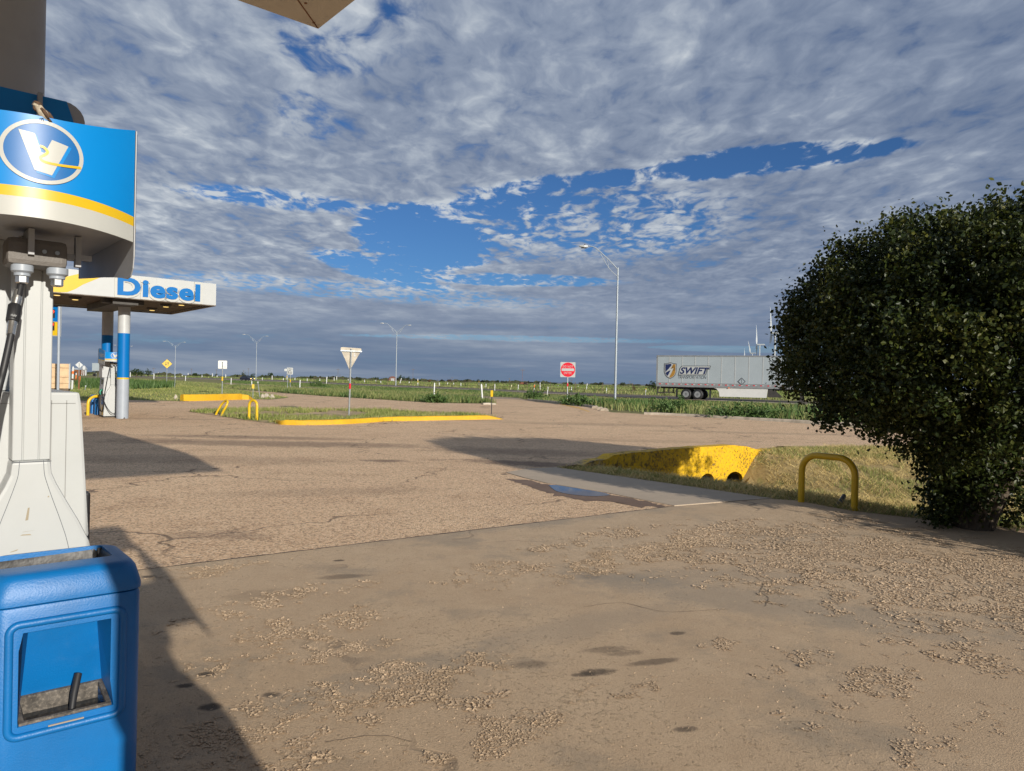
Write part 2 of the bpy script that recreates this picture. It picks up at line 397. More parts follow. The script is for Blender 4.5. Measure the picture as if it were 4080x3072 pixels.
def cell_noise(seed):
    r = np.random.default_rng(seed); tab = r.random((256, 256))
    def f(x, y):
        x = np.asarray(x, float); y = np.asarray(y, float)
        xi = np.floor(x).astype(int); yi = np.floor(y).astype(int); fx = x-xi; fy = y-yi
        fx = fx*fx*(3-2*fx); fy = fy*fy*(3-2*fy); g = lambda a, b: tab[a & 255, b & 255]
        return (g(xi, yi)*(1-fx)+g(xi+1, yi)*fx)*(1-fy)+(g(xi, yi+1)*(1-fx)+g(xi+1, yi+1)*fx)*fy
    return lambda x, y: (f(x, y)*0.5+f(np.asarray(x)*2.1+7, np.asarray(y)*2.1+3)*0.3+f(np.asarray(x)*4.3+1, np.asarray(y)*4.3+9)*0.2)
NZ = cell_noise(3)
def inpoly(poly, x, y):
    x = np.asarray(x); y = np.asarray(y); ins = np.zeros(x.shape, bool); n = len(poly)
    for i in range(n):
        x1, y1 = poly[i][0], poly[i][1]; x2, y2 = poly[(i+1) % n][0], poly[(i+1) % n][1]
        c = ((y1 > y) != (y2 > y)); xx = (x2-x1)*(y-y1)/((y2-y1) if y2 != y1 else 1e-9)+x1
        ins ^= c & (x < xx)
    return ins
def groundmat(name, cols, scale=1.0, rough=0.9, bump=0.5, bscale=40, speck=None, stains=None, cracks=0.0, grain=None, low=None):
    m_ = bpy.data.materials.new(name); m_.use_nodes = True; N = NT(m_.node_tree); b = m_.node_tree.nodes['Principled BSDF']
    P = N.n('ShaderNodeTexCoord').outputs['Object']
    n1 = N.noise(P, 0.35*scale, 5.0, 0.62); n2 = N.noise(P, 2.7*scale, 6.0, 0.68)
    c = N.mix(N.smooth(N.m('ADD', N.m('MULTIPLY', n1, 0.6), N.m('MULTIPLY', n2, 0.4)), 0.36, 0.64), cols[0], cols[1])
    h = N.m('MULTIPLY', N.noise(P, bscale, 3.0, 0.7), 1.0)
    if low:
        c = N.mix(N.smooth(N.noise(P, 0.9, 6.0, 0.7), 0.50, 0.66), c, low)
    c = N.mix(N.smooth(N.noise(P, bscale*0.8, 2.0, 0.8), 0.42, 0.68, 0.0, 0.28), c, (0.17, 0.125, 0.085))
    if grain:                                            # chip seal: stones in binder, seen as light and dark grains
        v = N.voro(P, grain[0], 'F1', 0); vc = N.voro(P, grain[0], 'F1', 1)
        g = N.sep(vc)[0]
        c = N.mix(N.smooth(g, 0.35, 1.0, 0, grain[1]), c, (0.80, 0.60, 0.40))
        c = N.mix(N.smooth(g, 0.45, 0.0, 0, grain[1]), c, (0.13, 0.09, 0.065))
        h = N.m('ADD', h, N.m('MULTIPLY', N.m('SUBTRACT', 0.6, v), 1.6))
    if speck:
        s = N.noise(P, speck[0], 5.0, 0.7); q = N.smooth(N.m('ADD', s, N.m('MULTIPLY', N.m('SUBTRACT', n1, 0.5), 0.5)), speck[1], speck[1]+0.07)
        c = N.mix(N.m('MULTIPLY', q, speck[3]), c, speck[2]); h = N.m('ADD', h, N.m('MULTIPLY', q, 2.2))
    if cracks:
        dv = N.n('ShaderNodeVectorMath', operation='ADD'); N.put(dv.inputs[0], P)
        nn = N.n('ShaderNodeTexNoise'); N.put(nn.inputs['Vector'], P); nn.inputs['Scale'].default_value = 2.0
        N.put(dv.inputs[1], nn.outputs['Color'])
        e = N.voro(dv.outputs[0], cracks, 'DISTANCE_TO_EDGE', 0)
        k = N.m('MULTIPLY', N.smooth(e, 0.012, 0.003), N.smooth(N.noise(P, 0.3, 2.0), 0.42, 0.6))
        c = N.mix(N.m('MULTIPLY', k, 0.7), c, (0.07, 0.05, 0.04)); h = N.m('SUBTRACT', h, N.m('MULTIPLY', k, 2.0))
    if stains:
        d = N.sep(P); wob = N.m('ADD', N.m('MULTIPLY', N.m('SUBTRACT', N.noise(P, 3.0, 5.0, 0.65), 0.5), 2.4), N.m('MULTIPLY', N.m('SUBTRACT', N.noise(P, 14.0, 6.0, 0.7), 0.5), 2.6))
        for (sx, sy, rx, ry, ang, colr, amt) in stains:
            dx = N.m('SUBTRACT', d[0], sx); dy = N.m('SUBTRACT', d[1], sy); ca, sa = math.cos(ang), math.sin(ang)
            uu = N.m('DIVIDE', N.m('ADD', N.m('MULTIPLY', dx, ca), N.m('MULTIPLY', dy, sa)), rx)
            vv = N.m('DIVIDE', N.m('SUBTRACT', N.m('MULTIPLY', dy, ca), N.m('MULTIPLY', dx, sa)), ry)
            q = N.m('ADD', N.m('ADD', N.m('MULTIPLY', uu, uu), N.m('MULTIPLY', vv, vv)), wob)
            c = N.mix(N.smooth(q, 1.6, 0.1, 0.0, amt), c, colr)
    N.put(b.inputs['Base Color'], c); b.inputs['Roughness'].default_value = rough; b.inputs['Specular IOR Level'].default_value = 0.25
    bp = N.n('ShaderNodeBump'); bp.inputs['Strength'].default_value = bump; bp.inputs['Distance'].default_value = 0.008
    N.put(bp.inputs['Height'], h); N.put(b.inputs['Normal'], bp.outputs[0])
    return m_
def sheet(name, pts, off, m_, cuts=None, hfn=None, kind='structure', step=None, label=None):
    bm = bmesh.new(); f = bm.faces.new([bm.verts.new((p[0], p[1], 0)) for p in pts])
    f.normal_update(); bmesh.ops.triangulate(bm, faces=bm.faces[:], ngon_method='EAR_CLIP')
    ys = [24, 37, 60]
    planes = [((0, y, 0), (0, 1, 0)) for y in ys]
    if step:
        xs = [p[0] for p in pts]; yy = [p[1] for p in pts]
        planes += [((0, y, 0), (0, 1, 0)) for y in np.arange(min(yy), min(max(yy), 60), step)]+[((x, 0, 0), (1, 0, 0)) for x in np.arange(min(xs), min(max(xs), 40), step)]
    for co, no in planes: bmesh.ops.bisect_plane(bm, geom=bm.verts[:]+bm.edges[:]+bm.faces[:], plane_co=co, plane_no=no)
    for v in bm.verts: v.co.z = T(v.co.y)+off-(hfn(v.co.x, v.co.y) if hfn else 0)
    bmesh.ops.recalc_face_normals(bm, faces=bm.faces)
    if sum(f.normal.z for f in bm.faces) < 0: bmesh.ops.reverse_faces(bm, faces=bm.faces)
    me = bpy.data.meshes.new(name); bm.to_mesh(me); bm.free(); me.materials.append(m_)
    o = bpy.data.objects.new(name, me); C.objects.link(o); o['kind'] = kind
    return o
# base ground: one sheet to the horizon
def lines(a, fine0, fine1, st, b):
    l = list(np.arange(fine0, fine1+1e-6, st)); k = st
    x = fine1
    while x < b: k *= 1.5; x += k; l.append(min(x, b))
    k = st; x = fine0
    while x > a: k *= 1.5; x -= k; l.insert(0, max(x, a))
    return l
xs = lines(-9000, -2, 24, 0.5, 9000); ys = sorted(set(lines(-300, 8, 26, 0.5, 9000)+[37.0, 60.0, 24.0]))
mb = MB(); nx = len(xs)
for y in ys:
    for x in xs:
        dd = max(ditch(x+dx, y+dy) for dx in (-.6, 0, .6) for dy in (-.6, 0, .6)) if (0 < x < 24 and 6 < y < 26) else 0
        mb.v.append((x, y, T(y)-0.05-dd*1.15-(0.12 if dd > 0.02 else 0)))
for j in range(len(ys)-1):
    for i in range(nx-1): mb.f.append((j*nx+i, j*nx+i+1, (j+1)*nx+i+1, (j+1)*nx+i)); mb.mi.append(0)
gm = groundmat('plain_earth', ((0.135, 0.150, 0.045), (0.30, 0.245, 0.115)), 0.5, bump=0.6, bscale=5, low=(0.10, 0.135, 0.035))
g = mb.build('ground', gm, fix=False); g['kind'] = 'structure'

P1 = SLA; PR = SLB
CE = [G(3177, 1996), G(3391, 2036), G(3754, 2078), G(4080, 2112)]
CEout = EDGE[-1]
E1a = G(627, 2265); E1b = G(2687, 2018); e1 = (E1b-E1a).normalized()
apron_pts = [E1a-e1*11]+[E1a+e1*t for t in (0.0, 1.7, 3.4, 5.0)]+[E1b, PR]+CE+[CEout, Vector((30, -30, 0)), Vector((-30, -30, 0))]
st_c = []
for px, py, rx, ry, am in ((2420, 2590, .16, .05, .45), (2480, 2605, .12, .05, .45), (2610, 2640, .17, .04, .6), (2385, 2680, .10, .05, .8), (2330, 2690, .07, .03, .7), (2360, 2300, .10, .06, .35), (1360, 2300, .22, .07, .5), (2115, 2650, .12, .06, .5),
                          (820, 2690, .05, .03, .9), (735, 2735, .05, .03, .9), (1085, 2770, .05, .04, .9), (840, 2820, .05, .04, .9), (590, 2300, .06, .04, .8), (1350, 2235, .05, .03, .8), (1080, 2370, .3, .15, .2), (2730, 2910, .06, .03, .7), (2700, 2525, .05, .03, .7)):
    p = G(px, py); st_c.append((p.x, p.y, rx, ry, 0.3, (0.07, 0.055, 0.042), am))
for px, py, rx, ry, an, am in ((2100, 2080, 2.6, .30, .62, .45), (3000, 2400, 1.6, .35, -.5, .45), (1500, 2700, .9, .16, .7, .4), (2300, 2500, 1.1, .2, .6, .3), (2750, 2300, 1.2, .3, .2, .35)):
    p = G(px, py); st_c.append((p.x, p.y, rx, ry, an, (0.29, 0.245, 0.19), am))
apm = groundmat('dusty_concrete', ((0.495, 0.355, 0.225), (0.58, 0.428, 0.278)), 1.1, bump=0.7, bscale=130, speck=(26, 0.60, (0.50, 0.375, 0.24), 0.7), stains=st_c, cracks=0.22, low=(0.40, 0.308, 0.212))
sheet('concrete_apron', apron_pts, 0.004, apm)
jl = [E1a-e1*6, E1a, E1a+e1*1.7, E1a+e1*3.4, E1a+e1*5.0, E1b]; nn0 = Vector((-e1.y, e1.x, 0)); _r = random.Random(3)
jl = [a_.lerp(b_, k/14) for a_, b_ in zip(jl, jl[1:]) for k in range(14)]+[E1b]
sheet('expansion_joint', [p+nn0*(-.006+_r.uniform(-.006, .004)) for p in jl]+[p+nn0*(.012+_r.uniform(-.006, .016)) for p in reversed(jl)], 0.0065, mat('joint_dirt', (0.10, 0.075, 0.055), 0.9, var=.2, vscale=9))
for pts_, w_ in (([(3010, 2300), (3040, 2330), (3030, 2360), (3060, 2385), (3045, 2420)], .006), ([(3300, 2290), (3420, 2268), (3470, 2282), (3560, 2240), (3700, 2195)], .008), ([(2330, 2420), (2480, 2405), (2650, 2440), (2900, 2430)], .005), ([(1300, 2960), (1500, 2935), (1640, 2960)], .004)):
    q_ = spline(gpx(pts_), 8); q_ = [p+Vector((_r.uniform(-.006, .006), _r.uniform(-.006, .006), 0)) for p in q_]
    nv_ = [(q_[min(i+1, len(q_)-1)]-q_[max(i-1, 0)]).normalized() for i in range(len(q_))]; nv_ = [Vector((-t.y, t.x, 0)) for t in nv_]; ww_ = [w_*_r.uniform(.3, .7) for _ in q_]
    mb = MB(); mb.add([p+n_*w__+Vector((0, 0, .0065)) for p, n_, w__ in zip(q_, nv_, ww_)]+[p-n_*w__+Vector((0, 0, .0065)) for p, n_, w__ in zip(q_, nv_, ww_)], [(i, i+1, len(q_)+i+1, len(q_)+i) for i in range(len(q_)-1)])
    cr_ = mb.build('hairline_crack', mat('crack_dirt', (0.20, 0.15, 0.10), 0.9, var=.2, vscale=9)); cr_['kind'] = 'structure'
# raised strip of concrete beside the ditch (a slab with a broken edge)
sl = [G(2017, 1884), G(2100, 1869), P1, G(2420, 1893), G(2760, 1942), PR, G(2890, 2001), G(2687, 2017), G(2560, 1993), G(2400, 1961), G(2182, 1927), G(2090, 1905)]
mbS = MB(); n = len(sl)
mbS.add([(p.x, p.y, 0.013) for p in sl]+[(p.x, p.y, -0.1) for p in sl], [tuple(range(n))]+[(i, n+i, n+(i+1) % n, (i+1) % n) for i in range(n)])
slm = groundmat('grey_concrete', ((0.40, 0.325, 0.245), (0.47, 0.38, 0.285)), 1.4, bump=0.35, bscale=90, speck=(24, 0.68, (0.6, 0.48, 0.33), 0.5))
s_ = mbS.build('concrete_pavement', slm, bevel=0.008); s_['kind'] = 'structure'
# chip-sealed lot with the drive behind the island
back = gpx([(3150, 1683), (2700, 1657), (2440, 1643), (2420, 1639), (2380, 1627), (2260, 1613), (2130, 1601), (2060, 1590), (1976, 1588), (1915, 1584), (1960, 1600), (1976, 1612), (1915, 1608), (1716, 1605), (1517, 1592), (1300, 1579), (1150, 1568), (1007, 1557), (930, 1552),
            (1060, 1570), (1152, 1585), (1075, 1592), (986, 1590), (731, 1599), (517, 1594), (329, 1596), (100, 1600)])
lot = [Vector((-60, back[-1].y+2, 0))]+[Vector((-60, -30, 0)), Vector((-12, -30, 0))]+[E1a-e1*9-Vector((0, .6, 0)), E1b+Vector((0.2, -0.5, 0)), PR+Vector((0, -.1, 0)), G(2760, 1942), G(2420, 1893), P1, WALL0-WALLN*0.14]+[WALL0+WALLDIR*((WALL1-WALL0).length)-WALLN*0.14]+gpx([(3103, 1777), (3380, 1783)])+[Vector((16, 21.5, 0)), Vector((60, 19, 0)), Vector((60, 24, 0)), G(3500, 1712)]+back
st_l = []
for px, py, rx, ry, an, am in ((640, 1752, 1.2, .5, 0, .35), (1000, 1742, 3.0, .55, 0, .5), (1100, 1768, 4.0, .8, 0.05, .6), (1700, 1672, 3.5, .35, .1, .4), (2350, 1690, 4, .8, 0, .25), (1540, 1836, .5, .25, 0, .7), (700, 1830, 3.5, .8, .05, .3),
                               (2060, 1800, 2.2, .9, -.1, .45), (2150, 1850, 1.6, .5, -.3, .8), (900, 1560, 6, 1.2, -.4, .5), (1500, 1640, 7, .7, 0, .25), (820, 2130, .5, .2, .2, .35), (960, 2140, .35, .15, .2, .3), (1300, 1960, 1.6, .4, .3, .22), (2480, 1755, 3, .6, 0, .2), (3000, 1725, 4, .5, 0, .25), (600, 1668, 4, .5, 0.1, .25)):
    p = G(px, py); st_l.append((p.x, p.y, rx, ry, an, (0.155, 0.105, 0.075), am))
lm = groundmat('chip_seal', ((0.68, 0.445, 0.265), (0.76, 0.52, 0.315)), 0.6, bump=0.9, bscale=60, grain=(46, 0.62), stains=st_l, cracks=0.30, low=(0.60, 0.385, 0.225))
sheet('asphalt_lot', lot, 0.0, lm)
# ramp and highway
rm = groundmat('road_asphalt', ((0.30, 0.225, 0.165), (0.37, 0.285, 0.21)), 0.3, bump=0.4, bscale=30, grain=(30, 0.35))
sheet('exit_ramp_road', gpx([(2140, 1602), (2060, 1592), (1976, 1589), (1915, 1585), (1843, 1580.5), (1615, 1567), (1300, 1553), (1100, 1543), (980, 1536), (880, 1529), (900, 1526.5), (1000, 1531), (1120, 1538), (1300, 1547.5), (1615, 1562.5), (1843, 1575.5), (1980, 1583), (2060, 1586)]), 0.008, rm)
hw_near = [(3120, 1609), (2700, 1591), (2440, 1581), (2100, 1564.5), (1843, 1552), (1445, 1536), (1100, 1520), (880, 1513), (700, 1508), (480, 1499.5)]
hw_far = [(480, 1496.5), (700, 1503), (880, 1507), (1100, 1513.5), (1445, 1530), (1843, 1545.5), (2100, 1557), (2440, 1570), (2700, 1580), (3120, 1597)]
hn = gpx(hw_near); hf = gpx(hw_far)
ext = lambda p, q, k: p+(p-q).normalized()*k
hn = [ext(hn[0], hn[1], 60)]+hn; hf = hf+[ext(hf[-1], hf[-2], 60)]
hwm = groundmat('highway_asphalt', ((0.115, 0.095, 0.08), (0.155, 0.13, 0.105)), 0.3, bump=0.4, bscale=30)
shm = groundmat('highway_shoulder', ((0.42, 0.33, 0.24), (0.48, 0.38, 0.28)), 0.3, bump=0.4, bscale=30)
sheet('highway', hn+hf, 0.008, hwm)
hf_r = hf[::-1]
def between(k0, k1):
    return [hn[i].lerp(hf_r[i], k0) for i in range(len(hn))]+[hn[i].lerp(hf_r[i], k1) for i in reversed(range(len(hn)))]
sheet('highway_shoulder', between(0.0, 0.16), 0.014, shm)
wl = mat('road_marking_white', (0.72, 0.70, 0.64), 0.6, var=0.1, vscale=1.5)
sheet('edge_line', between(0.17, 0.195), 0.018, wl)
yl = mat('road_marking_yellow', (0.75, 0.42, 0.04), 0.6, var=0.2, vscale=2)
sheet('yellow_edge_marking', gpx([(2230, 1608), (2310, 1625), (2350, 1640), (2346, 1641), (2304, 1627), (2226, 1609.5)]), 0.004, yl)
# the grass patch with the ditch, under the tree
patch = [PR, G(2760, 1942), G(2420, 1893), P1, WALL0, WALL0+WALLDIR*(WALL1-WALL0).length]+gpx([(3103, 1775), (3380, 1781)])+[Vector((16, 21.5, 0)), Vector((30, 20.5, 0)), Vector((30, -6, 0)), CEout]+CE[::-1]
drym = groundmat('dry_grass_earth', ((0.27, 0.20, 0.085), (0.38, 0.285, 0.13)), 2.2, bump=1.0, bscale=22, low=(0.15, 0.17, 0.05))
sheet('grass_verge', patch, -0.004, drym, hfn=ditch, step=0.4)
# the island with the give-way sign; lawn behind the diesel pumps
island = gpx([(747, 1640), (900, 1631), (1062, 1627), (1279, 1634), (1517, 1633), (1843, 1644), (1998, 1668), (1960, 1664), (1740, 1672), (1460, 1684), (1300, 1690), (1109, 1691), (990, 1676), (850, 1655)])
isl_m = groundmat('island_soil', ((0.34, 0.25, 0.13), (0.52, 0.37, 0.24)), 1.2, bump=0.9, bscale=18, low=(0.16, 0.18, 0.05))
sheet('island_ground', island, 0.012, isl_m)
lawn = gpx([(100, 1600), (329, 1596), (517, 1594), (731, 1599), (986, 1590), (1075, 1592), (1152, 1585), (1060, 1570), (930, 1552), (800, 1541), (650, 1531), (480, 1520), (300, 1513), (100, 1508)])
lawnm = groundmat('lawn_ground', ((0.16, 0.20, 0.045), (0.25, 0.26, 0.075)), 0.8, bump=0.8, bscale=9, low=(0.34, 0.28, 0.12))
sheet('lawn', lawn, 0.010, lawnm)
# puddle and wet mud at the slab's edge
pm_ = bpy.data.materials.new('puddle_water'); pm_.use_nodes = True; b_ = pm_.node_tree.nodes['Principled BSDF']
b_.inputs['Base Color'].default_value = (0.085, 0.06, 0.045, 1); b_.inputs['Roughness'].default_value = 0.03; b_.inputs['IOR'].default_value = 1.33
mudm = groundmat('wet_mud', ((0.155, 0.095, 0.06), (0.21, 0.135, 0.085)), 3, rough=0.6, bump=0.7, bscale=60)
def rag(pts, amp=0.04, sub=5, seed=1):
    r = random.Random(seed); out = []
    for p, q in zip(pts, pts[1:]+pts[:1]):
        for k in range(sub):
            w = p.lerp(q, k/sub); out.append(w+Vector((r.uniform(-amp, amp), r.uniform(-amp, amp), 0)))
    return out
sheet('mud', rag(gpx([(2020, 1908), (2100, 1912), (2182, 1932), (2400, 1966), (2560, 1998), (2670, 2018), (2560, 2022), (2440, 2000), (2330, 1995), (2220, 1975), (2110, 1940)]), 0.07, 7, 3), 0.002, mudm)
sheet('puddle', spline(gpx([(2186, 1934), (2215, 1957), (2262, 1969), (2330, 1977), (2390, 1978), (2430, 1973), (2400, 1963), (2323, 1950), (2235, 1935), (2186, 1934)]), 5)[:-1], 0.006, pm_, kind='structure')
# ================================================================ MUD FLAKES on the concrete
def flakes():
    """dried mud: thin plates with curled rims lying in patches on the concrete (each plate a cell of a Voronoi pattern)"""
    ap = [(p.x, p.y) for p in apron_pts]; n1, n2 = cell_noise(21), cell_noise(22)
    pat = []                                             # photo pixel, radii in metres, density
    for px, py, rx, ry, d in ((2000, 2900, .36, .17, 1.0), (2070, 2850, .22, .12, .9), (1780, 2985, .26, .10, .7), (1230, 2770, .46, .15, 1.0), (1650, 2750, .36, .15, 1.0), (1570, 2690, .30, .11, .8), (1890, 2650, .28, .14, .9), (1330, 2830, .32, .10, .8),
                              (1240, 2510, .60, .26, .75), (1150, 2600, .45, .16, .6), (1370, 2590, .34, .14, .7), (1900, 2805, .18, .09, .8), (2540, 2750, .16, .07, 1), (2330, 2745, .14, .06, .6), (1420, 2900, .5, .16, .35), (1060, 2900, .5, .2, .4), (1250, 3040, .4, .08, .5),
                              (3530, 2392, .17, .08, 1.3), (2900, 2560, .5, .12, .10), (3150, 2640, .6, .18, .12), (3500, 2720, .7, .25, .15), (3900, 2620, .7, .3, .28), (3300, 2850, .6, .2, .10), (3800, 2930, .6, .2, .12)):
        p = G(px, py); pat.append((p.x, p.y, rx, ry, d, .0045, .021))
    for px, py, rx, ry, d in ((3050, 2150, 2.0, .50, 1.05), (3400, 2210, 1.6, .55, 1.05), (2650, 2180, 1.5, .35, .8), (3750, 2320, 1.3, .6, 1.2), (3950, 2260, .9, .5, 1.2), (3300, 2290, 1.0, .3, .7), (2850, 2120, 1.0, .3, .9), (3950, 2420, .8, .35, .8), (2480, 2130, 1.3, .3, .5), (2050, 2270, 1.4, .4, .30), (2450, 2240, 1.2, .35, .5), (1200, 2380, .9, .3, .4), (760, 2290, .7, .2, .5)):
        p = G(px, py); pat.append((p.x, p.y, rx, ry, d, .0078, .026))
    V, F = [], []; ca, sa = A.x, A.y; base = 0
    for ip_, (cx, cy, rx, ry, d, st, cell) in enumerate(pat):
        cell = cell*(.75+.6*((ip_*0.618) % 1.0)); st = cell*(.19 if cell < .03 else .22)
        u = np.arange(-1.7*rx, 1.7*rx, st); v = np.arange(-1.7*ry, 1.7*ry, st); UU, VV = np.meshgrid(u, v)
        X = cx+UU*ca-VV*sa; Y = cy+UU*sa+VV*ca
        # Worley distances on a jittered grid in world space (same pattern for overlapping patches)
        wX, wY = X+(n1(X/cell*.9+50, Y/cell*.9)-.5)*cell*1.5, Y+(n2(X/cell*.9, Y/cell*.9+70)-.5)*cell*1.5      # ragged plate outlines
        gx0, gy0 = np.floor(wX/cell).astype(int), np.floor(wY/cell).astype(int)
        d1 = np.full(X.shape, 9.0); d2 = np.full(X.shape, 9.0); idx = np.zeros(X.shape); sx_ = np.zeros(X.shape); sy_ = np.zeros(X.shape)
        for i in (-1, 0, 1):
            for j in (-1, 0, 1):
                a_, b_ = gx0+i, gy0+j
                h1 = np.modf(np.abs(np.sin(a_*127.1+b_*311.7)*43758.5453))[0]; h2 = np.modf(np.abs(np.sin(a_*269.5+b_*183.3)*24634.6345))[0]; h3 = np.modf(np.abs(np.sin(a_*419.2+b_*371.9)*35412.317))[0]
                fx_, fy_ = (a_+.1+.8*h1)*cell, (b_+.1+.8*h2)*cell; dd = np.hypot(wX-fx_, wY-fy_)/cell
                m1 = dd < d1; d2 = np.where(m1, d1, np.minimum(d2, dd)); idx = np.where(m1, h3, idx); sx_ = np.where(m1, fx_, sx_); sy_ = np.where(m1, fy_, sy_); d1 = np.where(m1, dd, d1)
        fu = ((sx_-cx)*ca+(sy_-cy)*sa)/rx; fv = (-(sx_-cx)*sa+(sy_-cy)*ca)/ry; r2 = fu*fu+fv*fv
        pz = n1(sx_*4.5, sy_*4.5)*.55+n2(sx_*13, sy_*13)*.45
        thr = .552-.17*np.minimum(d, 1.2)+.13*r2+(idx-.5)*.10
        keep = (pz > thr) & ((d2-d1) > .05) & (d1 < .66)
        hgt = .0056+cell*(.03+.12*idx)*(d1/.5)**2+cell*.09*idx+cell*.10*(n2(X*60, Y*60)-.5)+((wX-sx_)*np.cos(idx*50)+(wY-sy_)*np.sin(idx*50))*.11; hgt = np.maximum(hgt, .0048)
        ok = keep[:-1, :-1] & keep[1:, :-1] & keep[:-1, 1:] & keep[1:, 1:]
        jj, ii = np.nonzero(ok)
        if len(jj) == 0: continue
        nx_ = len(u); used = np.zeros(X.shape, bool)
        for a_, b_ in ((0, 0), (1, 0), (0, 1), (1, 1)): used[jj+a_, ii+b_] = True
        if True:
            uj, ui = np.nonzero(used); loc = np.full(X.shape, -1); loc[uj, ui] = np.arange(len(uj))
            ins = inpoly(ap, X[uj, ui], Y[uj, ui])
            jx = RNG.normal(0, st*.16, len(uj)); jy = RNG.normal(0, st*.16, len(uj))
            V += np.c_[X[uj, ui]+jx, Y[uj, ui]+jy, np.where(ins, hgt[uj, ui], -.02)].tolist()
            q = np.c_[loc[jj, ii], loc[jj, ii+1], loc[jj+1, ii+1], loc[jj+1, ii]]+base
            F += [tuple(k) for k in q.tolist()]; base += len(uj)
    # crumbs scattered in between
    cnt = 1800; px = RNG.uniform(350, 4080, cnt); py = 2080+(3072-2080)*RNG.random(cnt)**1.1; k = base
    for a_, b_ in zip(px, py):
        p = G(a_, b_)
        if not inpoly(ap, [p.x], [p.y])[0] or n1(np.array([p.x*2.2]), np.array([p.y*2.2]))[0] < .47: continue
        r = random.triangular(.002, .009, .003); a0 = random.random()*6.28; V.append((p.x, p.y, .006+r*.4))
        for j in range(4):
            q = a0+1.571*j; V.append((p.x+r*math.cos(q)*random.uniform(.6, 1.4), p.y+r*math.sin(q), .0035))
        for j in range(4): F.append((k, k+1+j, k+1+(j+1) % 4))
        k += 5
    me = bpy.data.meshes.new('mud_flakes'); me.from_pydata(V, [], F)
    me.materials.append(leafmat('mud_flake', [(0.42, 0.305, 0.195), (0.49, 0.36, 0.235), (0.54, 0.40, 0.265)], 0.9, 0.0, 0.2, 2.0))
    o = bpy.data.objects.new('mud_flakes', me); C.objects.link(o); o['kind'] = 'stuff'
    print('FLAKES', len(F))
flakes()
# ================================================================ GRASS AND WEEDS
def scatter(poly, n):
    xs_ = [p[0] for p in poly]; ys_ = [p[1] for p in poly]; X = np.empty(0); Y = np.empty(0)
    for _ in range(60):
        x = RNG.uniform(min(xs_), max(xs_), n*2); y = RNG.uniform(min(ys_), max(ys_), n*2); k = inpoly(poly, x, y)
        X = np.r_[X, x[k]]; Y = np.r_[Y, y[k]]
        if len(X) >= n: break
    return X[:n], Y[:n]
def blades(name, X, Y, Z, Hh, Wd, lean, m_, kind='stuff', lmin=.2):
    n = len(X); az = RNG.uniform(0, 2*PI, n); ld = RNG.uniform(0, 2*PI, n); L = lean*RNG.uniform(lmin, 1.0, n)*Hh
    dx, dy = np.cos(az)*Wd/2, np.sin(az)*Wd/2; lx, ly = np.cos(ld)*L, np.sin(ld)*L
    hz = np.sqrt(np.maximum(Hh**2-L**2, (.15*Hh)**2))
    V = np.empty((n, 5, 3))
    V[:, 0] = np.c_[X-dx, Y-dy, Z]; V[:, 1] = np.c_[X+dx, Y+dy, Z]
    V[:, 2] = np.c_[X+dx*.75+lx*.4, Y+dy*.75+ly*.4, Z+hz*.6]; V[:, 3] = np.c_[X-dx*.75+lx*.4, Y-dy*.75+ly*.4, Z+hz*.6]
    V[:, 4] = np.c_[X+lx, Y+ly, Z+hz]
    k = np.arange(n)*5; F = [tuple(q) for q in np.c_[k, k+1, k+2, k+3].tolist()]+[tuple(q) for q in np.c_[k+3, k+2, k+4].tolist()]
    me = bpy.data.meshes.new(name); me.from_pydata(V.reshape(-1, 3).tolist(), [], F); me.materials.append(m_)
    o = bpy.data.objects.new(name, me); C.objects.link(o)
    if kind: o['kind'] = kind
    return o
TZ = np.vectorize(T); DZ = np.vectorize(ditch)
GREEN = leafmat('weed_green', [(0.08, 0.14, 0.03), (0.14, 0.22, 0.05), (0.22, 0.27, 0.08), (0.42, 0.38, 0.17)], 0.6, 0.3, 0.2, 0.25)
WEED = leafmat('weed_dark', [(0.042, 0.085, 0.024), (0.075, 0.135, 0.036), (0.12, 0.18, 0.05)], 0.55, 0.25, 0.3, 0.4)
STRAW = leafmat('straw', [(0.50, 0.375, 0.155), (0.66, 0.51, 0.225), (0.30, 0.27, 0.09)], 0.7, 0.15, 0.2, 1.0)
TURF = leafmat('turf', [(0.12, 0.17, 0.04), (0.22, 0.26, 0.07), (0.32, 0.33, 0.11), (0.46, 0.40, 0.18)], 0.6, 0.3, 0.2, 0.35)
TALL = leafmat('tall_grass', [(0.11, 0.165, 0.045), (0.18, 0.225, 0.070), (0.27, 0.28, 0.11), (0.40, 0.35, 0.165)], 0.65, 0.3, 0.2, 0.3)
xy = lambda P: [(p.x, p.y) for p in P]
# verge under the tree: cut straw lying about, green tufts along its edges
pv = xy([PR, G(2760, 1942), G(2420, 1893), P1, WALL0, WALL0+WALLDIR*(WALL1-WALL0).length, G(3103, 1775), G(3380, 1781)]+[Vector((13, 21.5, 0)), Vector((13, 6, 0))]+CE[::-1])
X, Y = scatter(pv, 75000); Z = -DZ(X, Y); q = NZ(X*1.3, Y*1.3)
k = q > .38; blades('cut_straw', X[k], Y[k], Z[k]+.01, RNG.uniform(.08, .26, k.sum()), RNG.uniform(.006, .012, k.sum()), 0.995, STRAW, lmin=.80)
X, Y = scatter(pv, 80000); Z = -DZ(X, Y); q = NZ(X*0.9+40, Y*0.9)
edge = np.minimum.reduce([np.abs((X-CE[i].x)*(CE[i+1].y-CE[i].y)-(Y-CE[i].y)*(CE[i+1].x-CE[i].x))/((CE[i+1]-CE[i]).length) for i in range(3)])
sd = (X-PR.x)*(P1.y-PR.y)-(Y-PR.y)*(P1.x-PR.x); sd = np.abs(sd)/(P1-PR).length
bank = (Y > 19.2) & (X > 7.2)
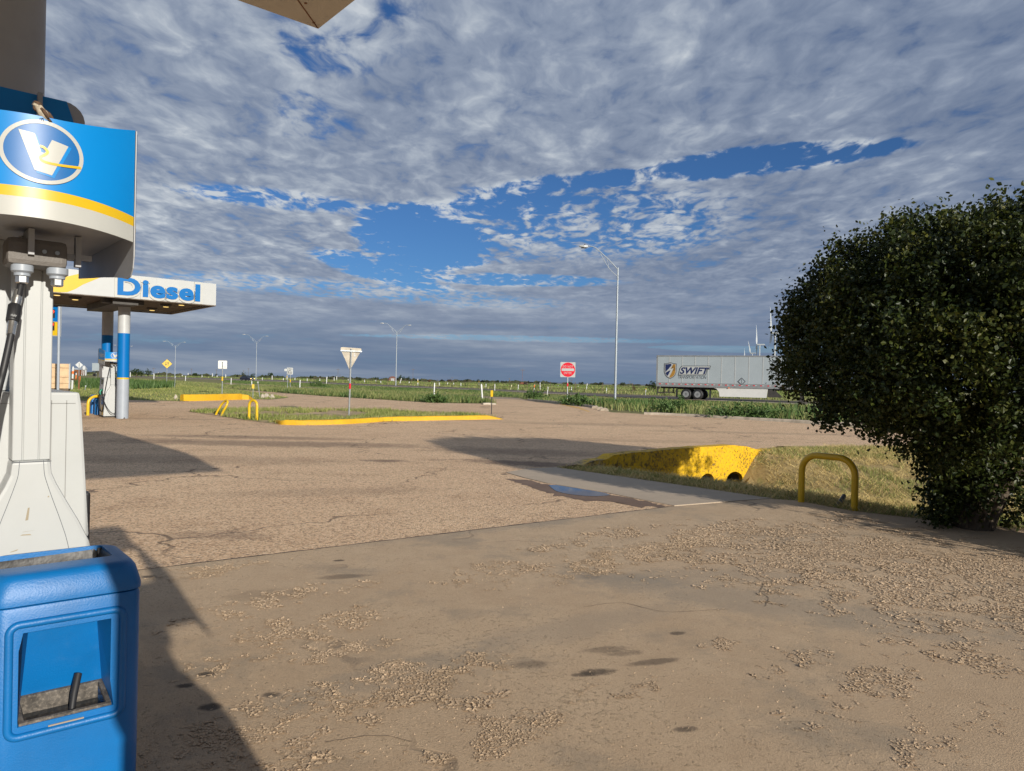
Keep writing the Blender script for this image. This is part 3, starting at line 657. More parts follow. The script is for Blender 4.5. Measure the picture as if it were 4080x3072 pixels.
k = (q > .53) | ((sd < 0.8) & (q > .25)) | ((edge < .35) & (q > .42)) | (bank & (q > .40))
blades('grass', X[k], Y[k], Z[k], RNG.uniform(.05, .17, k.sum())*np.where(q[k] > .62, 1.25, 1)*np.clip(.25+.5*sd[k], .25, .62), RNG.uniform(.008, .016, k.sum()), 0.75, TURF)
# island
pi_ = xy(island)
X, Y = scatter(pi_, 16000); q = NZ(X*.55, Y*.55+9); ip = np.abs(X+7.8) < 2.6
k = (q > .43) & ~((np.hypot((X+8.8)/2.6, (Y-31.5)/2.2) < 1) & (q < .62)); blades('island_grass', X[k], Y[k], TZ(Y[k])+.01, RNG.uniform(.06, .20, k.sum()), RNG.uniform(.015, .03, k.sum()), 0.7, TURF)
# lawn behind the pumps: mown, with taller dark weeds further back
pl_ = xy(lawn); X, Y = scatter(pl_, 42000); q = NZ(X*.25, Y*.25); k = (Y < 95)
blades('lawn_grass', X[k], Y[k], TZ(Y[k]), RNG.uniform(.05, .16, k.sum())*(.6+q[k]), RNG.uniform(.02, .05, k.sum()), 0.8, TURF)
pw = xy(gpx([(300, 1545), (450, 1556), (560, 1552), (690, 1546), (700, 1536), (560, 1528), (420, 1522), (300, 1520)]))
X, Y = scatter(pw, 9000); q = NZ(X*.2, Y*.2); blades('lawn_weeds', X, Y, TZ(Y), RNG.uniform(.35, .85, len(X))*(.4+q), RNG.uniform(.05, .10, len(X)), 0.5, WEED)
pw = xy(gpx([(480, 1520), (700, 1533), (980, 1552), (1100, 1565), (1130, 1560), (980, 1543), (880, 1532), (700, 1519), (500, 1510)]))
X, Y = scatter(pw, 9000); blades('roadside_grass', X, Y, TZ(Y), RNG.uniform(.12, .32, len(X)), RNG.uniform(.04, .09, len(X)), 0.6, TALL)
# strip of tall grass between the drive and the ramp
pt = xy(gpx([(1985, 1612), (1915, 1606), (1716, 1603), (1517, 1591), (1300, 1578), (1150, 1567), (1000, 1553), (900, 1542), (950, 1540), (1100, 1547), (1300, 1556), (1615, 1571), (1800, 1582), (1915, 1593)]))
X, Y = scatter(pt, 26000); q = NZ(X*.3, Y*.3); blades('tall_grass', X, Y, TZ(Y), RNG.uniform(.14, .42, len(X))*(.45+q), RNG.uniform(.02, .05, len(X)), 0.6, TALL)
X, Y = scatter(pt, 9000); q = NZ(X*.3+5, Y*.3); k = q > .53; blades('tall_weeds', X[k], Y[k], TZ(Y[k]), RNG.uniform(.15, .42, k.sum())*(.4+q[k]), RNG.uniform(.04, .08, k.sum()), 0.55, WEED)
# dark weeds between ramp and highway, growing into the broad verge at the right
pr = gpx([(880, 1524), (1100, 1537), (1300, 1546), (1615, 1561), (1843, 1573.5), (2060, 1584), (2130, 1598), (2260, 1611), (2380, 1624), (2440, 1636), (2700, 1650), (3150, 1676)])
pr = pr+[ext(pr[-1], pr[-2], 22)]+[ext(G(3120, 1611), G(2700, 1593), 30)]+gpx([(3120, 1611), (2700, 1593), (2440, 1583), (2100, 1566), (1843, 1554), (1445, 1538), (1100, 1522), (900, 1516)])
pr = xy(pr)
X, Y = scatter(pr, 60000); q = NZ(X*.22, Y*.22)
near = (X > 2); k = near | (RNG.random(len(X)) < .8)
hl_ = np.where(X > 0, np.clip((66-Y)/26, .14, 1), .26); blades('verge_grass', X[k], Y[k], TZ(Y[k]), RNG.uniform(.2, .62, k.sum())*(.5+q[k])*hl_[k], RNG.uniform(.03, .07, k.sum()), 0.6, TALL)
X, Y = scatter(pr, 42000); q = NZ(X*.28+9, Y*.28+4); k = q > .50
hl_ = np.where(X > 0, np.clip((66-Y)/26, .12, 1), .30); blades('verge_weeds', X[k], Y[k], TZ(Y[k]), RNG.uniform(.3, .85, k.sum())*(.35+q[k])*hl_[k], RNG.uniform(.05, .10, k.sum()), 0.6, WEED)
# pasture beyond the highway
def fan(d0, d1, n, x0=300, x1=3300):
    d = d0*(d1/d0)**RNG.random(n); px = RNG.uniform(x0, x1, n); return (px-CX)/FPX*d, d
hwx = np.array([p.x for p in hf_r][::-1]); hwy = np.array([p.y for p in hf_r][::-1])
X, Y = fan(75, 420, 45000); beyond = Y > np.interp(X, hwx, hwy)+1.5; X, Y = X[beyond], Y[beyond]; q = NZ(X*.05, Y*.05)
blades('pasture_grass', X, Y, TZ(Y), RNG.uniform(.2, .5, len(X))*(.5+q), RNG.uniform(.06, .16, len(X))*(Y/100), 0.7, TALL)
X, Y = fan(80, 700, 20000); beyond = Y > np.interp(X, hwx, hwy)+3; X, Y = X[beyond], Y[beyond]; q = NZ(X*.06+3, Y*.06); k = q > .52; X, Y = X[k], Y[k]
blades('pasture_weeds', X, Y, TZ(Y), RNG.uniform(.3, .8, len(X)), RNG.uniform(.15, .35, len(X))*(Y/150), 0.6, GREEN)
# far scrub: a thin dark wooded line along the horizon
n = 5200; d = RNG.uniform(900, 2600, n); px = RNG.uniform(-200, 4300, n); X = (px-CX)/FPX*d; q = NZ(px/60., d*0+3.)
k = (q > .40); X, Y = X[k], d[k]
blades('far_wood', X, Y, TZ(Y), RNG.uniform(1.5, 5.5, len(X))*(.25+q[k]), RNG.uniform(5, 14, len(X)), 0.2, leafmat('far_scrub', [(0.030, 0.042, 0.022), (0.05, 0.06, 0.03), (0.075, 0.065, 0.045)], .9, 0, .1, .01))
# ================================================================ FUEL DISPENSERS
def ribbon(path, w):
    P = [Vector((p[0], p[1], 0)) for p in path]; m_ = MB(); vs = []
    for i, p in enumerate(P):
        t = (P[min(i+1, len(P)-1)]-P[max(i-1, 0)]).normalized(); nrm = Vector((-t.y, t.x, 0)); ww = w[i] if isinstance(w, list) else w
        vs += [(p+nrm*ww/2), (p-nrm*ww/2)]
    return vs, [(2*i, 2*i+1, 2*i+3, 2*i+2) for i in range(len(P)-1)]
PW = 0.31
def yc(x): return -0.13*(1-(x/PW)**2)
def warpV(x, z, off): return (x, yc(x)-off, z)
def zb(x): return 2.194-.022*max(0, (x+.09)/.4)**2
def zs(x): return 2.298-.026*max(0, (x+.05)/.36)**2
def zt(x): return 2.553+.062*max(0, x/PW)**2
def panel_logo(parent, cx, cz, rx, rz, warp, off):
    n = 56
    fill = ring(cx, cz, rx, rz, n)
    def poly(pts, name, m_, o, sub=6):
        me_ = MB()
        bm = bmesh.new(); bm.faces.new([bm.verts.new((x, 0, z)) for x, z in pts])
        bm.normal_update(); bmesh.ops.triangulate(bm, faces=bm.faces[:], ngon_method='EAR_CLIP')
        for k in range(1, 24):
            xx = cx-rx*1.05+2.1*rx*k/24
            bmesh.ops.bisect_plane(bm, geom=bm.verts[:]+bm.edges[:]+bm.faces[:], plane_co=(xx, 0, 0), plane_no=(1, 0, 0))
        for v in bm.verts: v.co = Vector(warp(v.co.x, v.co.z, o))
        me = bpy.data.meshes.new(name); bm.to_mesh(me); bm.free(); me.materials.append(m_)
        me.polygons.foreach_set('use_smooth', [True]*len(me.polygons)); ob = bpy.data.objects.new(name, me); C.objects.link(ob); ob.parent = parent; return ob
    poly(fill, 'emblem_field', M['navy_f'], off)
    rg = MB(); outer = ring(cx, cz, rx, rz, n); inner = ring(cx, cz, rx-.013*rx/.125, rz-.013*rx/.125, n)
    rg.add([warp(x, z, off+.0016) for x, z in outer]+[warp(x, z, off+.0016) for x, z in inner], [(i, (i+1) % n, n+(i+1) % n, n+i) for i in range(n)])
    rg.build('emblem_ring', M['cream'], parent)
    L = lambda X, Y: (cx+(X-332)/335*rx, cz-(Y-635)/250*rz)
    sh = [L(x+18, y+14) for x, y in ((150, 487), (262, 500), (318, 640), (345, 640), (400, 520), (545, 545), (408, 812), (268, 792))]
    poly(sh, 'emblem_shadow', M['vblue'], off+.0012)
    poly([L(x, y) for x, y in ((140, 485), (265, 500), (318, 640), (345, 640), (400, 527), (535, 552), (405, 808), (268, 785))], 'emblem_letter', M['cream'], off+.0024)
    path = spline([(*L(*p), 0) for p in ((303, 592), (340, 600), (366, 630), (345, 655), (312, 680), (330, 706), (400, 716), (520, 712), (645, 700))], 7)
    vs, fs = ribbon([(p[0], p[1]) for p in path], .0085*rx/.125)
    r_ = MB(); r_.add([warp(v.x, v.y, off+.0036) for v in vs], fs); r_.build('emblem_swoosh', M['yellow'], parent)
HOSES = []
M['navy_f'] = mat('emblem_blue', (0.0, 0.115, 0.36), 0.42, var=0.05)
def dispenser(label, loc, rotz, group):
    t = thing('fuel_dispenser', label, 'fuel pump', loc, rotz, group)
    # cabinet and the flared foot of the hose column
    m_ = MB(); m_.prism([(-.22, .06), (.22, .06), (.235, .93), (.262, .93), (.225, 1.50), (.215, 1.565), (-.215, 1.565), (-.225, 1.50), (-.262, .93), (-.235, .93)], .455, 1.15)
    cab = m_.build('cabinet', M['white2'], t, bevel=.012)
    m_ = MB(); m_.box(.10, .1125, .4535, .456, .95, 1.53); m_.box(-.20, .20, .4535, .456, 1.515, 1.518); m_.box(.165, .168, .4535, .456, .95, 1.53)
    m_.build('panel_seam', M['seam'], cab)
    m_ = MB(); m_.box(-.24, .24, .40, 1.18, 0, .06); m_.build('base', M['dark'], t)
    fl = [(1.29, .066), (1.235, .072), (1.19, .090), (1.12, .125), (1.03, .172), (.94, .212), (.8, .248), (.6, .268), (.3, .28), (.06, .285)]
    m_ = MB(); m_.prism([(.025-h, z) for z, h in fl]+[(.025+h, z) for z, h in reversed(fl)], .315, .452); foot = m_.build('column_foot', M['white2'], t, bevel=.014)
    sp = spline([(.025+h*.62, z, 0) for z, h in fl], 4); m_ = MB()
    for sgn in (1, -1):
        vs, fs = ribbon([(.025+sgn*(p.x-.025), p.y) for p in sp], .0022); m_.add([(v.x, .3143, v.y) for v in vs], fs)
    m_.box(-.043, .093, .3125, .3145, 1.284, 1.287); m_.build('panel_seam', M['charcoal'], foot)
    m_ = MB(); m_.box(-.040, .090, .332, .452, 1.29, 2.13)
    for a0, a1 in ((-.0405, -.0065), (-.0035, .0495), (.0525, .0905)): m_.box(a0, a1, .3255, .340, 1.291, 2.131)
    m_.build('hose_column', M['white2'], t, bevel=.003, seg=1)
    m_ = MB(); m_.box(-.28, -.025, .56, 1.10, 1.565, 2.22); m_.build('display_head', M['white'], t, bevel=.02)
    for sgn in (-1, 1):
        # customer side: screen, keypad, nozzles
        xx = .232*sgn
        m_ = MB(); m_.box(min(xx, xx+.012*sgn), max(xx, xx+.012*sgn), .62, .86, 1.30, 1.50); m_.build('screen', M['glass'], cab)
        m_ = MB(); m_.box(min(xx, xx+.02*sgn), max(xx, xx+.02*sgn), .92, 1.06, 1.22, 1.50); m_.build('keypad', M['charcoal'], cab)
        m_ = MB(); m_.box(min(.235*sgn, .27*sgn), max(.235*sgn, .27*sgn), .48, .78, .90, 1.12); m_.build('nozzle_boot', M['black'], t, bevel=.01)
        for yy, mm in ((.54, M['sgreen']), (.70, M['black'])) if sgn < 0 else ((.66, M['black']),):
            m_ = MB(); k0 = 1.0 if sgn < 0 else .80; dz = 0 if sgn < 0 else -.07; m_.tube([(.275*sgn*k0, yy, 1.10+dz), (.325*sgn*k0, yy, 1.05+dz), (.34*sgn*k0, yy-.01, .96+dz), (.32*sgn*k0, yy-.02, .90+dz)], [.022, .03, .026, .02], 8)
            m_.tube([(.275*sgn*k0, yy, 1.10+dz), (.262*sgn*k0, yy, 1.02+dz), (.255*sgn*k0, yy, .93+dz)], [.012, .011, .011], 8)
            m_.build('nozzle', mm, t, smooth=True)
            hp = spline([(.32*sgn, yy-.02, .90), (.34*sgn, yy-.03, .55), (.33*sgn, yy-.14, .28), (.27*sgn, yy-.26, .30), (.24*sgn, .30, .9), (.15*sgn, .27, 1.6), (.07*sgn, .27, 2.07)], 6)
            HOSES.append((sgn, yy, hp))
        m_ = MB(); xx = .2405*sgn; m_.box(min(xx, xx+.004*sgn), max(xx, xx+.004*sgn), .47, .70, .10, .42); m_.build('yellow_decal', M['yellow'], cab)
        m_ = MB(); m_.box(min(xx, xx+.004*sgn), max(xx, xx+.004*sgn), .47, .80, .50, .80); m_.build('blue_decal', M['blue'], cab)
    # end panels (a bowed sign at each end, colours in bands)
    def bowed(name, mirror):
        m_ = MB(); n = 40; f = (lambda p: (p[0], 1.12-p[1], p[2])) if mirror else (lambda p: p)
        for i in range(n):
            x0 = -PW+2*PW*i/n; x1 = -PW+2*PW*(i+1)/n
            for ci, lo, hi in ((0, zb, lambda x: zs(x)-.037), (1, lambda x: zs(x)-.037, zs), (2, zs, zt)):
                m_.cur = ci
                m_.add([f(warpV(x0, lo(x0), 0)), f(warpV(x1, lo(x1), 0)), f(warpV(x1, hi(x1), 0)), f(warpV(x0, hi(x0), 0))], [(0, 1, 2, 3)])
            m_.cur = 3
            m_.add([f(warpV(x0, zb(x0), 0)), f(warpV(x1, zb(x1), 0)), f(warpV(x1, zb(x1), -.012)), f(warpV(x0, zb(x0), -.012)),
                    f(warpV(x0, zt(x0), 0)), f(warpV(x1, zt(x1), 0)), f(warpV(x1, zt(x1), -.012)), f(warpV(x0, zt(x0), -.012))], [(0, 3, 2, 1), (4, 5, 6, 7), (3, 7, 6, 2)])
        o = m_.build(name, [M['cream'], M['yellow'], M['vblue'], M['grey']], t, fix=False)
        bm = bmesh.new(); bm.from_mesh(o.data); bmesh.ops.remove_doubles(bm, verts=bm.verts, dist=1e-5); bmesh.ops.recalc_face_normals(bm, faces=bm.faces); bm.to_mesh(o.data); bm.free()
        o.data.polygons.foreach_set('use_smooth', [True]*len(o.data.polygons)); o.data.set_sharp_from_angle(angle=math.radians(40))
        return o
    ep = bowed('end_panel', False)
    panel_logo(ep, -.016, 2.427, .128, .112, warpV, .003)
    m_ = MB(); m_.prism([(-.31, 2.60), (.314, 2.60)]+[(.314, 2.86)]+[(.314-.09+.09*math.cos(a), 2.90+.09*math.sin(a)) for a in np.linspace(.1, PI/2, 6)]+[(-.22+.09*math.cos(a), 2.90+.09*math.sin(a)) for a in np.linspace(PI/2, PI, 6)], 1.02, 1.035)
    rp = m_.build('rear_panel', M['grey'], t)
    m_ = MB(); m_.prism([(-.28, 2.61), (.272, 2.61), (.272, 2.80), (.262, 2.90), (.232, 2.988), (-.25, 2.988)], 1.012, 1.0195); m_.build('rear_panel_face', M['vblue'], rp)
    m_ = MB(); m_.box(.108, .128, .985, 1.012, 2.5, 2.995); m_.build('rear_strut', M['grey'], rp)
    # side wings: deeper plates with a rounded lower corner, wordmark on the outside
    prof = [(0.0, 2.115), (.012, 2.07), (.045, 2.04), (.10, 2.035), (.20, 2.05), (.34, 2.065), (.55, 2.085), (.8, 2.105), (1.1, 2.13), (1.1, 2.70), (.8, 2.72), (.5, 2.68), (.25, 2.635), (0.0, 2.612)]
    for sgn in (1, -1):
        m_ = MB(); x0 = .3125*sgn; x1 = x0+.004*sgn; n = len(prof)
        m_.add([(x0, y, z) for y, z in prof]+[(x1, y, z) for y, z in prof], [tuple(range(n)), tuple(range(2*n-1, n-1, -1))]+[(i, n+i, n+(i+1) % n, (i+1) % n) for i in range(n)])
        wg = m_.build('side_wing', M['grey'], t)
        xf = x1+.0015*sgn; m_ = MB(); m_.cur = 0
        ys_ = np.linspace(0.0, 1.02, 18)
        lowz = lambda y: float(np.interp(y, [0, .1, .34, .8, 1.02], [2.17, 2.17, 2.19, 2.22, 2.23])); topz = lambda y: float(np.interp(y, [0, .25, .5, .8, 1.02], [2.6, 2.625, 2.68, 2.72, 2.7]))
        for i in range(17):
            for ci, a_, b_ in ((0, -.13, 0.0), (1, 0, .03), (2, .03, None)):
                m_.cur = ci; q = []
                for y in (ys_[i], ys_[i+1]):
                    l = max(lowz(y)+a_+.04, float(np.interp(y, [p[0] for p in prof[0:9]], [p[1] for p in prof[0:9]]))); h = topz(y) if b_ is None else lowz(y)+b_+.04
                    q.append((xf, y, l)); q.append((xf, y, h))
                m_.add(q, [(0, 2, 3, 1)])
        m_.build('wing_face', [M['cream'], M['yellow'], M['vblue']], wg)
        wf = (lambda X, Z, Y: (xf+.002*sgn, .12+X if sgn > 0 else .88-X, Z))
        lettering('wordmark', 'Valero', M['cream'], wg, 0, .76, 2.36, 2.56, 0, offset=.02, warp=wf)
    m_ = MB(); ap = [(x, yc(x)+.014) for x in np.linspace(-.306, .306, 15)]+[(.306, 1.02), (-.306, 1.02)]; nn_ = len(ap); m_.add([(x, y, 2.205) for x, y in ap]+[(x, y, 2.215) for x, y in ap], [tuple(range(nn_)), tuple(range(2*nn_-1, nn_-1, -1))]+[(i, nn_+i, nn_+(i+1) % nn_, (i+1) % nn_) for i in range(nn_)]); m_.box(-.02, .0, .15, .30, 2.10, 2.2); m_.box(.15, .17, .22, .26, 2.08, 2.2); m_.box(.11, .21, .23, .25, 2.11, 2.13)
    m_.build('topper_tray', M['grey'], t)
    # hose gear under the sign
    m_ = MB(); m_.box(-.085, .115, .17, .33, 2.06, 2.165); br = m_.build('hose_bracket', M['cast'], t, bevel=.02)
    for x in (-.01, .035, .078): m_ = MB(); m_.lathe([(.008, 0), (.008, -.008)], (x, .171, 2.118), 10, 'y'); m_.build('bolt', M['galv'], br)
    for x in (-.032, .085):
        m_ = MB(); m_.lathe([(.038, 2.062), (.038, 2.038), (.028, 2.030), (.028, 2.02)], (x, .205, 0), 20); m_.build('hose_flange', M['lgrey'], t, smooth=True)
        m_ = MB(); m_.lathe([(.022, 2.02), (.022, 1.995), (.018, 1.99)], (x, .205, 0), 6); m_.build('hex_fitting', M['steel'], t)
    return t
SCUFF = mat('scuff_brown', (0.34, 0.29, 0.20), 0.7, var=.2)
DORG = Vector((-1.75, 2.70, 0))
d1 = dispenser('tall white pump with hose at left edge, curved blue V emblem sign overhead', DORG, STA, 'fuel pumps')
d2 = copy_tree(d1); d2.location = (1.60, -1.205, 0); d2['label'] = 'white fuel pump standing behind the photographer, out of the picture'
d3 = copy_tree(d1); d3['label'] = 'small distant pump between the two blue and grey columns under the Diesel canopy'
p3 = at(452, 1664, 26.4); d3.location = (p3.x, p3.y, T(p3.y)); d3.scale = (1, 1, .93)
for c in children(d3):
    if c.name.startswith('rear_panel'):
        for k in children(c): bpy.data.objects.remove(k)
        bpy.data.objects.remove(c)
for sgn, yy, hp in HOSES:
    if sgn < 0: m_ = MB(); m_.tube(hp, .014, 8); m_.build('fuel_hose', M['black'], d3, smooth=True)
for x in (.075, .10): m_ = MB(); m_.tube(spline([(x, .205, 2.02), (x+.02, .19, 1.5), (x+.05, .2, .7), (.10, .1, .25), (-.05, .1, .2), (-.22, .2, .5), (-.30, .5, .95)], 6), .014, 8); m_.build('fuel_hose', M['black'], d3, smooth=True); break
for (x, z, w_, h_, t_) in ((.012, 1.075, .010, .052, .22), (.020, 1.005, .048, .0035, .08), (.010, .992, .040, .003, -.06), (.085, 1.14, .006, .006, 0), (-.03, .93, .03, .003, .3)):
    q = [(x-w_/2, z-h_/2), (x+w_/2, z-h_/2+t_*w_), (x+w_*.35+t_*h_*.5, z+h_/2), (x-w_*.3+t_*h_*.5, z+h_/2-t_*w_*.4)]
    flat(q, .3132).build('scuff_mark', SCUFF, [c for c in children(d1) if c.name.startswith('column_foot')][0])
# the visible hose with its breakaway coupling: on the near pump
Di = Matrix.Rotation(-STA, 4, 'Z') @ Matrix.Translation(-DORG)
def dl(px, py, depth): return Di @ at(px, py, depth)
hp = [dl(*q) for q in ((93, 1000, 2.90), (92, 1060, 2.87), (84, 1130, 2.84), (73, 1180, 2.82))]
m_ = MB(); m_.tube(spline(hp, 6), .0125, 12); m_.tube(spline([dl(*q) for q in ((46, 1325, 2.76), (30, 1400, 2.74), (12, 1480, 2.72), (-8, 1560, 2.70), (-60, 1800, 2.7), (-190, 2000, 2.72), (-300, 1900, 2.75))], 6), .0125, 12)
fh = m_.build('delivery_hose', M['black'], d1, smooth=True)
for pts_, rs_, ns_ in (([dl(93, 945, 2.91), dl(93, 1005, 2.90)], [.0150, .0150], 14), ([dl(73.5, 1158, 2.83), dl(69, 1185, 2.82), dl(67, 1192, 2.82), dl(60, 1220, 2.81)], [.0155, .0155, .018, .017], 12), ([dl(50, 1284, 2.78), dl(47, 1302, 2.772), dl(42, 1335, 2.755)], [.017, .0155, .0145], 12)):
    MB().tube(pts_, rs_, ns_).build('hose_ferrule', M['steel'], fh, smooth=True)
m_ = MB(); m_.tube([dl(60, 1214, 2.81), dl(59, 1219, 2.808), dl(50, 1278, 2.785), dl(49, 1285, 2.78)], [.018, .0225, .0225, .019], 18); bk = m_.build('breakaway_coupling', M['black'], d1, smooth=True)
c0, c1 = dl(58, 1245, 2.77), dl(48, 1252, 2.765)
lettering('coupling_lettering', 'Husky', M['white'], bk, 0, 1, 0, 1, 0, offset=.02, shear=.2, warp=lambda X, Z, Y: tuple(dl(43+X*24, 1262-Z*12+X*2, 2.755)))

# ================================================================ NEAR CANOPY with its column
HB, FT = 4.5, 1.0
_d = ray(1265, 110); CC = EYE+_d*((HB-.014-H)/_d.z); CC.z = 0
nc = thing('fuel_canopy', 'beige forecourt canopy overhead, its corner poking in at the top edge', 'canopy', CC, STA)
m_ = MB(); m_.box(-14, 0, -.03, 0, HB, HB+FT); m_.box(-.03, 0, -7.3, -.03, HB, HB+FT); m_.box(-14, 0, -7.33, -7.3, HB, HB+FT); m_.box(-14.03, -14, -7.33, 0, HB, HB+FT)
m_.build('fascia', M['white'], nc)
m_ = MB(); m_.box(-13.97, -.03, -7.3, -.03, HB+.30, HB+.34); m_.build('soffit', M['soffit'], nc)
w = .36
m_ = MB(); m_.prism([(-13.9, HB-.012), (0.012, HB-.012), (.012, HB+.004), (-13.9, HB+.004)], 0, 0)
m_ = MB(); z0, z1 = HB-.014, HB-.002
m_.add([(.014, .014, z0), (-w, -w, z0), (-13.9, -w, z0), (-13.9, .014, z0), (.014, .014, z1), (-w, -w, z1), (-13.9, -w, z1), (-13.9, .014, z1)], [(0, 1, 2, 3), (4, 7, 6, 5), (0, 4, 5, 1), (1, 5, 6, 2), (3, 7, 4, 0)])
m_.add([(.014, .012, z0), (.014, -7.3, z0), (-w, -7.3, z0), (-w+.004, -w-.004, z0), (.014, .012, z1), (.014, -7.3, z1), (-w, -7.3, z1), (-w+.004, -w-.004, z1)], [(0, 1, 2, 3), (4, 7, 6, 5), (0, 4, 5, 1), (2, 6, 7, 3), (3, 7, 4, 0)])
bt = m_.build('bottom_trim', M['tan'], nc)
m_ = MB(); m_.box(-13.9, -w, -w-.02, -w-.006, HB-.01, HB+.3); m_.box(-w-.02, -w-.006, -7.3, -w-.02, HB-.01, HB+.3); m_.build('inner_return', M['tan'], nc)
m_ = MB()
rj = [(-.9, -.30), (-.30, -.9), (-.06, -.06), (-.24, -.30)]
for x, y in rj: m_.lathe([(.012, z0-.003), (.012, z0)], (x, y, 0), 8)
m_.tube([(.0, .0, z0-.001), (-w, -w, z0-.001)], .006, 5); m_.tube([(-6, -w-.002, z0-.001), (-w, -w-.002, z0-.001), (-w-.002, -6, z0-.001)], .007, 5); m_.tube([(-w-.004, -w-.004, z0), (-w-.004, -w-.004, HB+.3)], .006, 5)
m_.build('rusty_seam', M['rust'], bt)
def column(parent, x, y, r, zs_, mats, name='column'):
    n = 28; obs = []
    m_ = MB()
    for k, (za, zb_) in enumerate(zip(zs_, zs_[1:])):
        m_.cur = k; k0 = len(m_.v)
        for z in (za, zb_):
            for j in range(n): m_.v.append((x+r*math.cos(2*PI*j/n), y+r*math.sin(2*PI*j/n), z))
        for j in range(n): m_.f.append((k0+j, k0+(j+1) % n, k0+n+(j+1) % n, k0+n+j)); m_.mi.append(k)
    o = m_.build(name, mats, parent, smooth=True, fix=False); return o
bands = [M['lgrey'], M['yellow'], M['blue'], M['white'], M['grey']]
cc = Matrix.Rotation(-STA, 4, 'Z') @ Matrix.Translation(-CC) @ Vector((-2.76, 3.9, 0))
column(nc, cc.x, cc.y, .2, [0, 1.45, 1.51, 3.10, HB+.3], [M['lgrey'], M['yellow'], M['blue'], M['grey']])
column(nc, cc.x-9.5, cc.y, .2, [0, 1.45, 1.51, 3.10, HB+.3], [M['lgrey'], M['yellow'], M['blue'], M['grey']])
column(nc, cc.x-9.5, cc.y-4.5, .2, [0, 1.45, 1.51, 3.10, HB+.3], [M['lgrey'], M['yellow'], M['blue'], M['grey']])

# ================================================================ DIESEL CANOPY
DC = at(860, 1217, 27.05); DC.z = 0; HD = 4.25
dc = thing('fuel_canopy', 'white canopy lettered Diesel on round blue and grey columns', 'canopy', DC, STA)
TB = DC + B*0.0
def fx(px, py): s, z = onplane(DC, A, px, py); return s, z
FTD = fx(860, 1131)[1]-HD
m_ = MB(); m_.box(-13, 0, 0, .06, HD, HD+FTD); m_.box(-.06, 0, .06, 5.5, HD, HD+FTD); m_.box(-13, 0, 5.5, 5.56, HD, HD+FTD); m_.box(-13.06, -13, 0, 5.56, HD, HD+FTD)
fa = m_.build('fascia', M['white2'], dc)
for x in (-2.05, -4.85, -7.6): MB().box(x, x+.010, -.002, .0, HD+.01, HD+FTD-.01).build('panel_joint', M['grey'], fa)
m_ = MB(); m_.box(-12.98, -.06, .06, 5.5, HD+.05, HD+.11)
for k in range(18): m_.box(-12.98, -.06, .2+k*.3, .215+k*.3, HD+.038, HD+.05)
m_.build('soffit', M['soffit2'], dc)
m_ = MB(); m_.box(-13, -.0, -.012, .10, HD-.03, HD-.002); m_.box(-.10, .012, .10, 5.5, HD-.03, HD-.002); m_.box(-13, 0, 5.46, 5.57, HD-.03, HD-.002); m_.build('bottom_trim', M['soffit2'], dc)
m_ = MB(); m_.box(-3.35, -2.55, .3, 4.6, HD-.20, HD+.03); m_.box(-3.6, -2.3, .55, .95, HD-.16, HD+.02); m_.build('beam', M['dark'], dc)
c1l = Matrix.Rotation(-STA, 4, 'Z') @ Matrix.Translation(-DC)
q1 = c1l @ G(487, 1667); q2 = c1l @ at(422, 1655, 28.7)
col1 = column(dc, q1.x, q1.y, .2, [0, 1.45, 1.51, 3.10, 3.86, HD+.02], bands)
col1['label'] = 'nearer column, sunlit from top to bottom'
m_ = MB(); m_.add([(q1.x+.02+dx, q1.y-.201, z) for dx, z in ((-.035, 0.03), (.035, .03), (0, .10))], [(0, 1, 2)]); m_.build('drain_notch', M['black'], col1)
column(dc, q2.x, q2.y, .2, [0, 1.45, 1.51, 3.14, 3.86, HD+.02], bands[:3]+[M['grey'], M['grey']])
for px, py in ((606, 1233), (661, 1219), (723, 1212), (227, 1172), (300, 1190)):
    d_ = ray(px, py); k = (HD-.02-H)/d_.z; p_ = c1l @ (EYE+d_*k)
    m_ = MB(); m_.lathe([(.20, HD+.05), (.20, HD-.01), (.15, HD-.05)], (p_.x, p_.y, 0), 14); L_ = m_.build('ceiling_light', M['dark'], dc, smooth=True)
    m_ = MB(); m_.lathe([(.10, HD-.054), (.085, HD-.068)], (p_.x, p_.y, 0), 14); m_.build('lamp_lens', M['lamp'], L_)
# wave graphic: blue above, white band, yellow swoosh
def fp(*pts): return [fx(*p) for p in pts]
blue_top = fp((100, 1062), (120, 1063), (175, 1064), (250, 1068)) 
m_ = MB(); zt_ = HD+FTD-.004; zb_ = HD+.004
yv = fp((150, 1176), (170, 1164), (205, 1125), (250, 1106), (287, 1097), (320, 1090), (360, 1092), (396, 1107), (360, 1122), (330, 1134), (300, 1152), (268, 1164), (240, 1166.5), (204, 1163))
yv = [(x, min(max(z, zb_), zt_)) for x, z in yv]
o_ = flat(yv, -.003).build('yellow_swoosh', M['yellow'], fa)
bv = fp((60, 1090), (140, 1084), (205, 1078), (240, 1070), (275, 1066), (255, 1064), (205, 1058), (100, 1046)); bv = [(x, min(z, zt_)) for x, z in bv]
flat(bv, -.003).build('blue_swoosh', M['blue'], fa)
# letters
xD0, zD0 = fx(466, 1174); _, zD1 = fx(466, 1103); xl1, _ = fx(795.5, 1198)
_, zl0 = fx(795, 1198); zD0 = (zD0+zl0)/2; 
o_, bx = lettering('diesel_letters', 'Diesel', M['blue'], fa, xD0, xl1, zD0-.03, zD0+.60, -.046, depth=.012, offset=.040, space=1.07)
w0 = .085
lettering('letter_backing', 'Diesel', M['cream'], fa, xD0-w0, xl1+w0, zD0-.03-w0, zD0+.60+w0, -.004, depth=.036, offset=.095, space=1.07)

